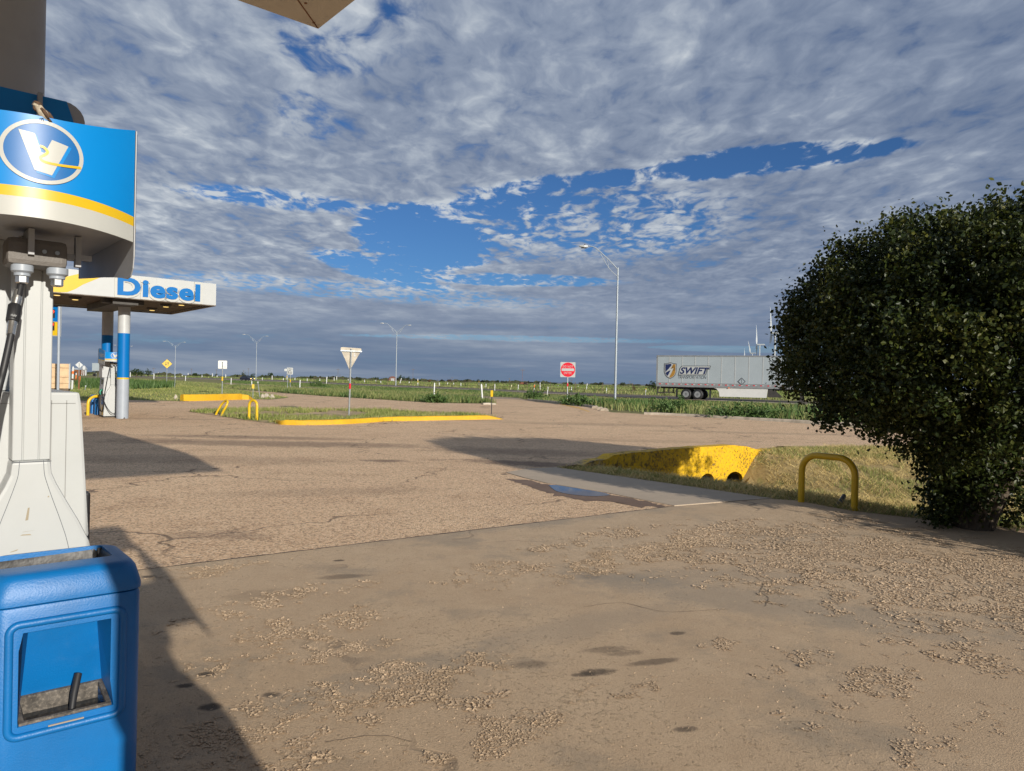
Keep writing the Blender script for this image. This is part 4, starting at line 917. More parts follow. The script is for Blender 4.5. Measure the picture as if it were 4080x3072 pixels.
# ================================================================ BLUE BIN WITH THE SQUEEGEE BUCKET
BR = math.atan2(.645, .765); BO = Vector((-1.64, 2.36, 0))-Vector((math.cos(BR), math.sin(BR), 0))*.030
bn = thing('litter_bin', 'big blue plastic bin with squeegee bucket in its front, at lower left', 'bin', BO, BR)
def rrect(x0, x1, y0, y1, r, n=5):
    o = []
    for cx, cy, a0 in ((x1-r, y1-r, 0), (x0+r, y1-r, PI/2), (x0+r, y0+r, PI), (x1-r, y0+r, 1.5*PI)):
        o += [(cx+r*math.cos(a0+PI/2*k/n), cy+r*math.sin(a0+PI/2*k/n)) for k in range(n+1)]
    return o
def loft(secs, caps=True):
    m_ = MB(); n = len(secs[0][0])
    for pts, z in secs: m_.v += [(x, y, z) for x, y in pts]
    for i in range(len(secs)-1):
        for j in range(n): m_.f.append((i*n+j, i*n+(j+1) % n, (i+1)*n+(j+1) % n, (i+1)*n+j)); m_.mi.append(0)
    if caps: m_.f += [tuple(reversed(range(n))), tuple((len(secs)-1)*n+j for j in range(n))]; m_.mi += [0, 0]
    return m_
def cut(o, cutter):
    md = o.modifiers.new('b', 'BOOLEAN'); md.operation = 'DIFFERENCE'; md.object = cutter; md.solver = 'EXACT'
    bpy.context.view_layer.update()
    me = bpy.data.meshes.new_from_object(o.evaluated_get(bpy.context.evaluated_depsgraph_get()))
    o.modifiers.clear(); o.data = me; bpy.data.objects.remove(cutter)
BW, BD = .455, .40
body = loft([(rrect(.012, BW-.012, .012, BD-.012, .04), 0.0), (rrect(.004, BW-.004, .004, BD-.004, .045), .05), (rrect(0, BW, 0, BD, .05), .30), (rrect(0, BW, 0, BD, .05), .86), (rrect(.004, BW-.004, .004, BD-.004, .05), .872), (rrect(.008, BW-.008, .008, BD-.008, .05), .874)]).build('bin_body', M['binblue'], bn)
fr0, fr1, fz0, fz1 = .082, .368, .472, .795
cu = MB(); cu.add([(fr0, -.05, fz0), (fr1, -.05, fz0), (fr1-.006, .17, fz0+.035), (fr0+.006, .17, fz0+.035), (fr0, -.05, fz1), (fr1, -.05, fz1), (fr1-.04, .10, fz1-.02), (fr0+.04, .10, fz1-.02)], [(0, 3, 2, 1), (4, 5, 6, 7), (0, 1, 5, 4), (1, 2, 6, 5), (2, 3, 7, 6), (3, 0, 4, 7)])
co = cu.build('cutter', M['binblue'], None); co.matrix_world = Matrix.Translation(BO) @ Matrix.Rotation(BR, 4, 'Z')
cut(body, co)
cu = MB(); cu.box(fr0+.022, fr1-.022, .012, .156, .36, .53); co = cu.build('cutter', M['binblue'], None); co.matrix_world = Matrix.Translation(BO) @ Matrix.Rotation(BR, 4, 'Z'); cut(body, co)
body.data.polygons.foreach_set('use_smooth', [True]*len(body.data.polygons)); body.data.set_sharp_from_angle(angle=math.radians(30))
# raised frame round the recess
def frame_path(x0, x1, z0, z1, r, y, n=6):
    return [(x, y, z) for x, z in rrect(x0, x1, z0, z1, r, n)]
fp_ = frame_path(.056, .392, .447, .818, .03, -.001); fp_ += fp_[:2]
m_ = MB(); m_.tube(fp_, .013, 10, cap=False); m_.build('recess_frame', M['binblue'], body, smooth=True)
# lid with the litter opening
lid = loft([(rrect(.006, BW-.006, .006, BD-.006, .05), .876), (rrect(-.004, BW+.004, -.004, BD+.004, .055), .880), (rrect(-.004, BW+.004, -.004, BD+.004, .055), .90), (rrect(.010, BW-.010, .010, BD-.010, .06), .955), (rrect(.022, BW-.022, .022, BD-.022, .06), .972), (rrect(.040, BW-.040, .040, BD-.040, .05), .978)]).build('lid', M['binblue'], bn)
cu = loft([(rrect(.035, BW-.075, .145, BD-.055, .02), .80), (rrect(.025, BW-.065, .135, BD-.045, .02), 1.1)]); co = cu.build('cutter', M['binblue'], None); co.matrix_world = Matrix.Translation(BO) @ Matrix.Rotation(BR, 4, 'Z'); cut(lid, co)
lid.data.polygons.foreach_set('use_smooth', [True]*len(lid.data.polygons)); lid.data.set_sharp_from_angle(angle=math.radians(35))
cu = MB(); cu.box(.03, BW-.07, .145, BD-.05, .69, 1.0); co = cu.build('cutter', M['binblue'], None); co.matrix_world = Matrix.Translation(BO) @ Matrix.Rotation(BR, 4, 'Z'); cut(body, co)
# crumpled liner bag
m_ = MB(); sec = rrect(.034, BW-.074, .144, BD-.054, .02, 6); n = len(sec); R_ = random.Random(5)
for k, z in enumerate((.965, .94, .90, .86, .80, .70)):
    s = 1-.03*k
    for (x, y) in sec:
        m_.v.append((.2075+(x-.2075)*s+R_.uniform(-.008, .008), .245+(y-.245)*s+R_.uniform(-.008, .008), z+R_.uniform(-.008, .008)))
for i in range(5):
    for j in range(n): m_.f.append((i*n+j, i*n+(j+1) % n, (i+1)*n+(j+1) % n, (i+1)*n+j)); m_.mi.append(0)
m_.f.append(tuple(5*n+j for j in range(n))); m_.mi.append(0)
m_.build('liner_bag', M['bag'], bn, smooth=True)
# squeegee bucket: grimy rim, dark inside
m_ = MB(); x0, x1, y0, y1 = fr0+.006, fr1-.006, .004, .166
def rimz(y): return .478+.035*y/.17
oo = [(x0, y0), (x1, y0), (x1, y1), (x0, y1)]; ii = [(x0+.016, y0+.014), (x1-.016, y0+.014), (x1-.016, y1-.014), (x0+.016, y1-.014)]
vs = [(x, y, rimz(y)+.010) for x, y in oo]+[(x, y, rimz(y)+.010) for x, y in ii]+[(x, y, rimz(y)-.10) for x, y in ii]+[(x, y, rimz(y)-.006) for x, y in oo]
m_.add(vs, [(i, (i+1) % 4, 4+(i+1) % 4, 4+i) for i in range(4)]+[(4+i, 4+(i+1) % 4, 8+(i+1) % 4, 8+i) for i in range(4)]+[(i, 12+i, 12+(i+1) % 4, (i+1) % 4) for i in range(4)]+[(8, 9, 10, 11)])
bk_ = m_.build('squeegee_bucket', M['grime'], bn, bevel=.003)
m_ = MB(); m_.add([(x, y, rimz(.08)-.034) for x, y in ii], [(0, 1, 2, 3)]); m_.build('dark_inside_water', M['glass'], bk_)  # dark water sheet raised near the rim so the inside looks shaded
m_ = MB(); m_.box(.17, .275, -.004, .016, .452, .464); m_.build('label_plate', M['soffit'], body)
sq = thing('squeegee', 'black squeegee handle sticking up out of the bucket in the blue bin', 'squeegee', BO, BR)
m_ = MB(); m_.tube([(.248, .055, .475), (.258, .080, .52), (.276, .115, .575)], [.010, .0125, .0125], 12); m_.build('handle', M['black'], sq, smooth=True)
m_ = MB(); m_.tube([(.244, .040, .440), (.248, .055, .478)], [.013, .011], 8); m_.box(.17, .31, .03, .05, .40, .44); m_.build('wiper_head', M['grime'], sq)

# ================================================================ SPARROW on the sign
SP = at(190, 470, 2.60); SPl = SP
bd = thing('sparrow', 'small brown sparrow with pale cheek perched on the blue sign edge', 'bird', SP, 0)
def lump(name, rows, m_, parent, n=14, smooth=True):
    """stack of ellipses along a spine: (x, z, ry, rz) in the bird's side view; spine in x-z, width along y"""
    mm = MB(); P = [Vector((r[0], 0, r[1])) for r in rows]
    for i, r in enumerate(rows):
        t = (P[min(i+1, len(P)-1)]-P[max(i-1, 0)]).normalized(); nn = Vector((-t.z, 0, t.x))
        for j in range(n):
            q = 2*PI*j/n; mm.v.append(tuple(P[i]+nn*r[3]*math.cos(q)+Vector((0, 1, 0))*r[2]*math.sin(q)))
    for i in range(len(rows)-1):
        for j in range(n): mm.f.append((i*n+j, i*n+(j+1) % n, (i+1)*n+(j+1) % n, (i+1)*n+j)); mm.mi.append(0)
    mm.f += [tuple(reversed(range(n))), tuple((len(rows)-1)*n+j for j in range(n))]; mm.mi += [0, 0]
    return mm.build(name, m_, parent, smooth=smooth)
feather = mat('sparrow_plumage', (0.44, 0.38, 0.29), 0.85, var=0.2, vscale=60)
fb = mat('sparrow_brown', (0.10, 0.055, 0.03), 0.85, var=0.3, vscale=80); fc = mat('sparrow_cheek', (0.62, 0.54, 0.40), 0.85)
k_ = 2.66/2913                                    # metres per photo pixel there
def bp(px, py): return ((px-190)*k_, -(py-466)*k_)
rows = []
for px, py, ry, rz in ((131, 416, 3, 2), (135, 415, 9, 7), (143, 416, 13, 11.5), (152, 420, 14, 13), (158, 430, 14, 14), (164, 440, 17, 16), (172, 450, 18, 18), (180, 460, 15, 15), (188, 468, 9, 9), (196, 474, 4, 4)):
    x, z = bp(px, py); rows.append((x, z, ry*k_, rz*k_))
lump('bird_body', rows, feather, bd)
rows = [(*bp(134, 411), .006, .004), (*bp(144, 408), .0125, .0065), (*bp(155, 412), .0132, .0075), (*bp(163, 420), .010, .006)]; lump('cap', [(x, z, a, b) for x, z, a, b in rows], fb, bd)
lump('throat', [(*bp(137, 424), .007, .004), (*bp(143, 432), .0118, .008), (*bp(149, 440), .009, .006)], fb, bd)
lump('cheek', [(*bp(141, 419), .0115, .0035), (*bp(149, 420), .0136, .0045), (*bp(160, 424), .0125, .0028)], fc, bd)
lump('beak', [(*bp(135, 416), .004, .0034), (*bp(126, 414), .0008, .0007)], M['charcoal'], bd)
for s in (1, -1):
    o_ = lump('wing', [(*bp(173, 434), .003, .004), (*bp(185, 446), .004, .007), (*bp(196, 460), .004, .006), (*bp(204, 470), .001, .003)], fb, bd); o_.location.y = .0135*s
    m_ = MB(); 
    for (px, py) in ((150, 466), (178, 470)) if s < 0 else ():
        x, z = bp(px, py); 
        m_.tube([(x+.002, -.004, z+.010), (x, -.008, z)], .0013, 6)
        for dx in (-.006, 0, .006): m_.tube([(x, -.008, z), (x+dx, -.016, z-.004), (x+dx*1.2, -.018, z-.012)], .0012, 5)
    if s < 0: m_.build('feet', M['charcoal'], bd)
lump('tail', [(*bp(194, 470), .006, .004), (*bp(203, 480), .007, .003)], fb, bd)
m_ = MB(); x, z = bp(141, 414); m_.lathe([(.001, -.0128), (.0018, -.0122), (.001, -.0105)], (x, 0, z), 8, 'y'); m_.build('eye', M['black'], bd)

# ================================================================ BOLLARDS
def ubollard(label, p0, p1, h, r, lean=Vector((0, 0, 0)), flat_top=False, m_=None):
    c = (p0+p1)/2; t = thing('bollard', label, 'bollard', (c.x, c.y, c.z), 0, 'yellow hoop bollards')
    a = p0-c; b = p1-c; d = (b-a).normalized(); L = (b-a).length; R = min(L/2, h*.6) if not flat_top else L*.30
    up = Vector((0, 0, 1)); P = [a-up*.05, a+up*(h-R)*.5, a+up*(h-R)]
    for k in range(1, 7): q = PI/2*k/6; P.append(a+d*R*(1-math.cos(q))+up*(h-R+R*math.sin(q)))
    if flat_top: P.append((a+b)/2+up*h)
    for k in range(0, 7): q = PI/2*(1-k/6); P.append(b-d*R*(1-math.cos(q))+up*(h-R+R*math.sin(q)))
    P += [b+up*(h-R)*.5, b-up*.05]
    P = [p+lean*max(0, p.z/h) for p in P]
    MB().tube(P, r, 14).build('hoop', m_ or M['pipe'], t, smooth=True); return t
ubollard('large yellow hoop bollard on the concrete edge beside the tree', G(3192, 2001), G(3404, 2033), .70, .046, flat_top=True)
pb0, pb1 = G(857, 1654), G(879, 1657)
ubollard('bent yellow hoop bollard, leaning over at the end of the island', pb0, pb1, .60, .042, lean=Vector((.34, 0, 0)))
ubollard('upright narrow yellow hoop bollard next to the bent one by the island', G(992, 1673), G(1023, 1675), .73, .048)
q0 = G(350, 1655); q1b = q0 + Vector((.62, .75, 0))
ubollard('yellow hoop bollard beside the blue bins at the Diesel pump', q0, q1b, .72, .055, flat_top=True)
sp_ = thing('pipe_stub', 'short dark pipe stub leaning beside the large hoop bollard', 'pipe', G(3330, 2013))
a_ = at(3364, 1974, G(3330, 2013).y+.12)-G(3330, 2013)
m_ = MB(); m_.tube([Vector((0, 0, -.05)), a_], .030, 12, cap=False); m_.tube([a_, a_*.995], [.03, .022], 12); m_.build('pipe', M['charcoal'], sp_, smooth=True)
# blue bins at the diesel pump
for i, (px, py, dz, lab) in enumerate(((374, 1655, 28.6, 'narrow blue bin behind the hoop bollard, farther from the Diesel pump'), (390, 1657, 28.0, 'narrow blue bin right against the Diesel pump'))):
    p = at(px, py, dz); t = thing('pump_bin', lab, 'bin', (p.x, p.y, T(p.y)), STA, 'blue bins at the diesel pump')
    loft([(rrect(-.13, .13, -.16, .16, .05), 0), (rrect(-.11, .11, -.14, .14, .05), .64)]).build('bin_body', M['binblue'], t, smooth=True)
    loft([(rrect(-.12, .12, -.15, .15, .05), .642), (rrect(-.12, .12, -.15, .15, .05), .68), (rrect(-.10, .10, -.12, .12, .05), .73)]).build('lid', M['binblue'], t, smooth=True)
# ================================================================ KERBS, HEADWALL
def kerb(name, label, line, hs, w, m_, cat='kerb', jit=.012, inward=None):
    """block along a ground line; hs = height per point"""
    P = line; m = MB(); r = random.Random(len(label)); n = len(P)
    for i, p in enumerate(P):
        t = (P[min(i+1, n-1)]-P[max(i-1, 0)]).normalized(); nn = Vector((-t.y, t.x, 0)); 
        if nn.y < 0: nn = -nn
        h = hs[i]; j = lambda: r.uniform(-jit, jit)
        for off, z in ((0, -.05), (.01+j()*.5, h*.5), (.025+j(), h*.88), (.055, h+j()*.6), (w-.05, h+j()*.6), (w, h*.85), (w+.02, -.05)):
            q = p+nn*off; m.v.append((q.x, q.y, p.z+z))
    for i in range(n-1):
        for j in range(6): m.f.append((i*7+j, i*7+j+1, (i+1)*7+j+1, (i+1)*7+j)); m.mi.append(0)
    m.f += [tuple(range(7)), tuple((n-1)*7+j for j in reversed(range(7)))]; m.mi += [0, 0]
    o = m.build(name, m_, None, smooth=True); return tag(o, label, cat)
yk = groundmat('worn_kerb_paint', ((0.65, 0.38, 0.013), (0.56, 0.315, 0.011)), 1.5, rough=0.6, bump=0.5, bscale=25, low=(0.60, 0.36, 0.018), speck=(9, .70, (.30, .22, .12), .8))
fl_ = [p for p in spline(gpx([(1085, 1680), (1112, 1691), (1160, 1693.5), (1230, 1694), (1300, 1692.5), (1380, 1690), (1460, 1685), (1540, 1680), (1640, 1677), (1740, 1675), (1850, 1673), (1930, 1671.5), (1975, 1671), (2004, 1671.5)]), 4)]
nh = len(fl_); hk = [0.17*min(1, i/9+.35)*(1 if i < nh-7 else max(.12, (nh-1-i)/7)) for i in range(nh)]
kerb('kerb', 'long curving yellow kerb along the front of the give-way sign island', fl_, hk, .24, yk)
bl = spline(gpx([(732, 1598.5), (790, 1597.5), (850, 1596), (910, 1594), (960, 1592.5), (986, 1589.5)]), 5); nb = len(bl)
kerb('kerb', 'straight thick yellow kerb in front of the lawn, farther away', bl, [.36 if i < nb-5 else .36*max(.05, (nb-1-i)/5) for i in range(nb)], .35, yk)
kw = mat('kerb_concrete', (0.44, 0.37, 0.29), 0.85, var=0.2, vscale=3, bump=.4, bscale=25)
ck = spline(gpx([(2100, 1596), (2180, 1603), (2260, 1611.5), (2320, 1619), (2370, 1626)]), 4); kerb('kerb', 'low dusty concrete kerb along the weeds below the no-entry sign', ck, [.13]*len(ck), .2, kw)
ck = spline([G(2566, 1652), G(2700, 1657), G(2900, 1668), G(3150, 1682)]+[ext(G(3150, 1682), G(2900, 1668), 12)], 4); kerb('kerb', 'low dusty concrete kerb in front of the weeds below the long trailer', ck, [.12]*len(ck), .2, kw)
ck = gpx([(1926, 1612), (1950, 1612), (1976, 1612.5)]); kerb('kerb', 'short pale kerb end at the tip of the tall grass strip', ck, [.10, .11, .08], .25, M['concrete'])
for (px, py, s, lab) in ((2372, 1627, .36, 'broken kerb lump at the end of the kerb, farthest left of the three'), (2391, 1632, .32, 'broken kerb lump in the middle of the three loose ones'), (2408, 1637, .40, 'broken kerb lump nearest the tall single street lamp')):
    p = G(px, py); m_ = MB(); m_.prism([(-s*.6, -.02), (s*.6, -.02), (s*.5, .11), (.05, .17), (-s*.5, .12)], -.16, .16); o = m_.build('concrete_lump', kw, None, bevel=.03); o.location = p; o.rotation_euler = (0, 0, -.5+s); tag(o, lab, 'rubble')
for px, py, s, lab in ((1046, 1586, .16, 'pale rock by the end of the lawn kerb, leftmost of the small heap'), (1063, 1585, .24, 'broad pale rock in the middle of the small heap past the lawn kerb'), (1084, 1587, .16, 'pale rock at the right end of the small heap past the lawn kerb'), (700, 1592, .14, 'small pale stone at the lawn edge left of the yellow kerb')):
    p = G(px, py); m_ = MB(); r = random.Random(px); m_.lathe([(s*.8, -.05), (s*.9, .06), (s*.55, .20), (s*.1, .26)], (0, 0, 0), 9)
    m_.v = [(x*(1+r.uniform(-.25, .25)), y*(.8+r.uniform(-.2, .2)), z*(1+r.uniform(-.2, .2))) for x, y, z in m_.v]
    o = m_.build('rock', M['concrete'], None); o.location = p; tag(o, lab, 'rock')
# headwall with its two culvert pipes
def wp(px, py): return onplane(WALL0, WALLDIR, px, py)
hw = thing('culvert_headwall', 'chipped yellow concrete headwall with two pipe mouths, in the ditch', 'headwall', (WALL0.x, WALL0.y, 0), math.atan2(WALLDIR.y, WALLDIR.x))
top = [wp(*p) for p in ((2318, 1853), (2345, 1845), (2370, 1836), (2400, 1833), (2423, 1829), (2447, 1813), (2520, 1805), (2605, 1797), (2700, 1789), (2782, 1782), (2860, 1777), (2923, 1773.5), (2976, 1778), (3011, 1790), (3046, 1795), (3075, 1788))]
bot = [wp(*p) for p in ((3050, 1815), (3030, 1832), (3000, 1865), (2968, 1909))]
def arc(px0, px1, pyb, pyt, n=9):
    a = wp(px1, pyb); b = wp(px0, pyb); c = wp((px0+px1)/2, pyt); r = (a[0]-b[0])/2; cx = (a[0]+b[0])/2
    return [(cx+r*math.cos(PI*k/n), a[1]+(c[1]-a[1])*math.sin(PI*k/n)) for k in range(n+1)], cx, r, c[1]
ar2, cx2, r2, t2 = arc(2893, 2960, 1912, 1879); ar1, cx1, r1, t1 = arc(2790, 2846, 1915, 1886)
low = [wp(*p) for p in ((2782, 1912), (2605, 1888), (2429, 1866), (2330, 1856))]
ex = .45
outl = top+bot+[(bot[-1][0], bot[-1][1]-ex), (ar2[0][0], ar2[0][1]-ex)]+ar2+[(ar2[-1][0], ar2[-1][1]-ex), (ar1[0][0], ar1[0][1]-ex)]+ar1+[(ar1[-1][0], ar1[-1][1]-ex)]+[(x, z-ex*.8) for x, z in low]
m_ = MB(); n = len(outl)
bm = bmesh.new(); f = bm.faces.new([bm.verts.new((x, 0, z)) for x, z in outl]); f.normal_update(); bmesh.ops.triangulate(bm, faces=[f], ngon_method='EAR_CLIP')
r_ = bmesh.ops.extrude_face_region(bm, geom=bm.faces[:]); bmesh.ops.translate(bm, vec=(0, .32, 0), verts=[e for e in r_['geom'] if isinstance(e, bmesh.types.BMVert)])
for k in range(1, 28): bmesh.ops.bisect_plane(bm, geom=bm.verts[:]+bm.edges[:]+bm.faces[:], plane_co=(k*.22-.2, 0, 0), plane_no=(1, 0, 0))
for k in range(1, 8): bmesh.ops.bisect_plane(bm, geom=bm.verts[:]+bm.edges[:]+bm.faces[:], plane_co=(0, 0, .1-k*.16), plane_no=(0, 0, 1))
for v in bm.verts:
    w_ = (NZ(v.co.x*1.6+10, v.co.z*1.6+20)-.5)*.02; v.co.y += float(w_); v.co.z += float(NZ(v.co.x*4, v.co.x*.3+3.3)-.5)*.035
bmesh.ops.recalc_face_normals(bm, faces=bm.faces)
me = bpy.data.meshes.new('wall'); bm.to_mesh(me); bm.free()
hm_ = groundmat('chipped_yellow_paint', ((0.70, 0.43, 0.010), (0.62, 0.36, 0.010)), 1.8, rough=.6, bump=.9, bscale=16, speck=(15, .575, (.17, .12, .065), .85), stains=None)
N_ = NT(hm_.node_tree); b_ = hm_.node_tree.nodes['Principled BSDF']; src = b_.inputs['Base Color'].links[0].from_socket
Pz = N_.n('ShaderNodeTexCoord').outputs['Object']; sz = N_.sep(Pz)
bare = N_.smooth(N_.m('ADD', N_.m('MULTIPLY', sz[0], -.9), N_.m('ADD', N_.m('MULTIPLY', sz[2], -2.2), N_.m('MULTIPLY', N_.noise(Pz, 3.0, 5.0, .7), 3.0))), 0.9, 1.5)     # worn bare concrete at the low left end
c_ = N_.mix(N_.m('MULTIPLY', bare, .8), src, (.40, .31, .20))
blk = N_.m('MULTIPLY', N_.smooth(N_.noise(Pz, 5.5, 8.0, .78), .49, .60), N_.smooth(sz[0], 4.9, 1.0))
c_ = N_.mix(N_.m('MULTIPLY', blk, .8), c_, (.055, .045, .03)); N_.put(b_.inputs['Base Color'], c_)
me.materials.append(hm_); me.polygons.foreach_set('use_smooth', [True]*len(me.polygons)); me.set_sharp_from_angle(angle=math.radians(50)); o = bpy.data.objects.new('wall', me); C.objects.link(o); o.parent = hw
for cx_, r__, t__ in ((cx1, r1, t1), (cx2, r2, t2)):
    m_ = MB(); n = 18; zc = t__-r__*.95
    for y, rr in ((.10, r__*1.04), (2.4, r__*1.04)):
        for j in range(n): m_.v.append((cx_+rr*math.cos(2*PI*j/n), y, zc+rr*math.sin(2*PI*j/n)))
    for j in range(n): m_.f.append((j, (j+1) % n, n+(j+1) % n, n+j)); m_.mi.append(0)
    m_.f.append(tuple(n+j for j in range(n))); m_.mi.append(0)
    m_.build('culvert_pipe', M['cast'], hw, smooth=False)

# ================================================================ SIGNS
def plate(pts, y0, y1): m_ = MB(); m_.prism(pts, y0, y1); return m_
def face_rot(p, toward=None):
    """rotation about z so that local -y points from p towards the camera"""
    return math.atan2(p.y, p.x)-PI/2 if toward is None else toward
def post(t, h, r=.03, m_=None, z0=-.1, name='post'):
    mm = MB(); mm.tube([(0, 0, z0), (0, 0, h)], r, 8); return mm.build(name, m_ or M['galv'], t, smooth=True)
def rr(x0, x1, z0, z1, r): return rrect(x0, x1, z0, z1, r, 4)
# give-way sign seen from behind
p = G(1390, 1663); t = thing('road_sign', 'back of a grey triangular give-way sign on the yellow-kerbed island', 'road sign', p, face_rot(p)+.06)
dep = p.y; k_ = dep/FPX
zt_ = p.z+ (1663-1384)*k_; m_ = MB()
t.rotation_euler = (0, math.radians(2.0)-ROLL, t.rotation_euler[2])
post(t, (1663-1390)*k_, .032)
tri = [(-41*k_, (1663-1393)*k_), (-40*k_, (1663-1386)*k_), (-36*k_, (1663-1384)*k_), (36*k_, (1663-1386)*k_), (40*k_, (1663-1388)*k_), (40*k_, (1663-1395)*k_), (0-1*k_, (1663-1473)*k_), (-4*k_, (1663-1472)*k_)]
bk = plate(tri, -.046, -.042)
bm_ = mat('sign_back', (0.34, 0.305, 0.245), 0.5, metal=0.35, var=0.12, vscale=5, dirt=.2)
pl = plate(tri, .040, .044).build('sign_plate', bm_, t)
MB().box(-41*k_, 42*k_, -.034, .040, (1663-1401)*k_, (1663-1396)*k_).build('crossbar', M['galv'], t)
m_ = MB(); m_.box(12*k_, 16*k_, .036, .0395, (1663-1412)*k_, (1663-1406)*k_); m_.box(11*k_, 18*k_, .036, .0395, (1663-1419)*k_, (1663-1413)*k_); m_.build('sticker', M['white'], pl)
m_ = MB(); m_.tube([(0, 0, (1663-1549)*k_), (0, 0, (1663-1528)*k_)], .042, 10); m_.build('red_reflector', M['red'], t, smooth=True)
# no-entry sign
p = at(2260, 1590, 58); p.z = T(58); k_ = 58/FPX; t = thing('road_sign', 'square red and white DO NOT ENTER sign above the weeds', 'road sign', p, face_rot(p))
post(t, 1.9, .035); s = 60*k_; zc = at(2261.5, 1473, 58).z-p.z
pl = plate(rr(-s/2, s/2, zc-s/2, zc+s/2, .06), -.05, -.044).build('sign_plate', M['white2'], t)
flat(ring(0, zc, .475*s, .475*s), -.053).build('red_disc', M['red'], pl)
flat(rr(-.41*s, .41*s, zc-.085*s, zc+.085*s, .01), -.056).build('white_bar', M['white2'], pl)
lettering('lettering', 'DO NOT', M['white2'], pl, -.34*s, .34*s, zc+.14*s, zc+.29*s, -.056, offset=.0, space=1.15)
lettering('lettering', 'ENTER', M['white2'], pl, -.25*s, .25*s, zc-.29*s, zc-.15*s, -.056, offset=.0, space=1.15)
m_ = MB(); m_.tube([(0, 0, zc-.9*s-.25), (0, 0, zc-.9*s)], .06, 10); m_.build('red_reflector', M['red'], t, smooth=True)
# diamond two-way sign
p = at(664, 1523, 82); p.z = T(82); k_ = 82/FPX; t = thing('road_sign', 'yellow diamond warning sign with two opposed arrows', 'road sign', p, face_rot(p)); post(t, at(664, 1466, 82).z-p.z+.2, .04)
zc = at(664, 1449.5, 82).z-p.z; s = 19.5*k_
pl = plate([(-s, zc), (0, zc-s), (s, zc), (0, zc+s)], -.06, -.05).build('sign_plate', M['black'], t)
flat([(-.94*s, zc), (0, zc-.94*s), (.94*s, zc), (0, zc+.94*s)], -.063).build('yellow_field', M['yellow'], pl)
for sg in (-1, 1):
    x = .2*s*sg; d = sg; pts = [(x-.055*s, zc-.36*s*d), (x+.055*s, zc-.36*s*d), (x+.055*s, zc+.1*s*d), (x+.17*s, zc+.1*s*d), (x, zc+.42*s*d), (x-.17*s, zc+.1*s*d), (x-.055*s, zc+.1*s*d)]
    flat(pts, -.066).build('arrow', M['black'], pl)
# blank back of a square sign
p = G(884.5, 1573); k_ = p.y/FPX; t = thing('road_sign', 'back of a pale square sign on a post with yellow reflector, behind the far kerb', 'road sign', p, face_rot(p)); h = (1573-1437)*k_
post(t, h-.08, .033); pl = plate(rr(-16.5*k_, 16.5*k_, (1573-1469)*k_, h, .05), .034, .04).build('sign_plate', mat('sign_back_pale', (.62, .60, .54), .5, metal=.1, var=.06), t)
MB().box(6*k_, 12*k_, .030, .0335, (1573-1467)*k_, (1573-1457)*k_).build('sticker', M['white2'], pl)
m_ = MB(); m_.tube([(0, 0, (1573-1517)*k_), (0, 0, (1573-1501)*k_)], .062, 10); m_.build('yellow_reflector', M['yellow'], t, smooth=True)
# speed limit 55
p = G(1156, 1552); k_ = p.y/FPX; t = thing('road_sign', 'white SPEED LIMIT 55 sign on a thin post', 'road sign', p, face_rot(p)); h = (1552-1465)*k_
post(t, h-.05, .033); z0 = (1552-1492)*k_; wx = 11.3*k_
pl = plate(rr(-wx-.06, wx-.06, z0, h, .04), -.05, -.044).build('sign_plate', M['white2'], t)
fw = rr(-wx-.06+.03, wx-.06-.03, z0+.03, h-.03, .03); 
lettering('lettering', 'SPEED', M['black'], pl, -.06-wx*.8, -.06+wx*.8, z0+(h-z0)*.74, z0+(h-z0)*.90, -.053, offset=.012)
lettering('lettering', 'LIMIT', M['black'], pl, -.06-wx*.62, -.06+wx*.62, z0+(h-z0)*.53, z0+(h-z0)*.69, -.053, offset=.012)
lettering('lettering', '55', M['black'], pl, -.06-wx*.66, -.06+wx*.66, z0+(h-z0)*.10, z0+(h-z0)*.44, -.053, offset=.02)
m_ = MB(); m_.tube([(0, 0, .75), (0, 0, 1.05)], .06, 10); m_.build('yellow_reflector', M['yellow'], t, smooth=True)
p = G(1145, 1553); k_ = p.y/FPX; t = thing('road_sign', 'back of a small white sign just left of the SPEED LIMIT 55 sign', 'road sign', p, face_rot(p)); post(t, (1553-1471)*k_, .033); plate(rr(-13*k_, 2*k_, (1553-1479)*k_, (1553-1469.5)*k_, .02), .034, .04).build('sign_plate', M['white2'], t)
# far diamond sign seen from behind
p = at(314.5, 1500, 70); p.z = T(70); k_ = 70/FPX; t = thing('road_sign', 'white back of a far diamond sign left of the water tank', 'road sign', p, face_rot(p)); zc = at(314, 1454, 70).z-p.z; post(t, zc+.2, .03); s = 13.5*k_
plate([(-s, zc), (0, zc-s), (s, zc), (0, zc+s)], .034, .042).build('sign_plate', M['white'], t); MB().tube([(0, 0, 0.0), (0, 0, .5)], .07, 8).build('yellow_reflector', M['yellow'], t)
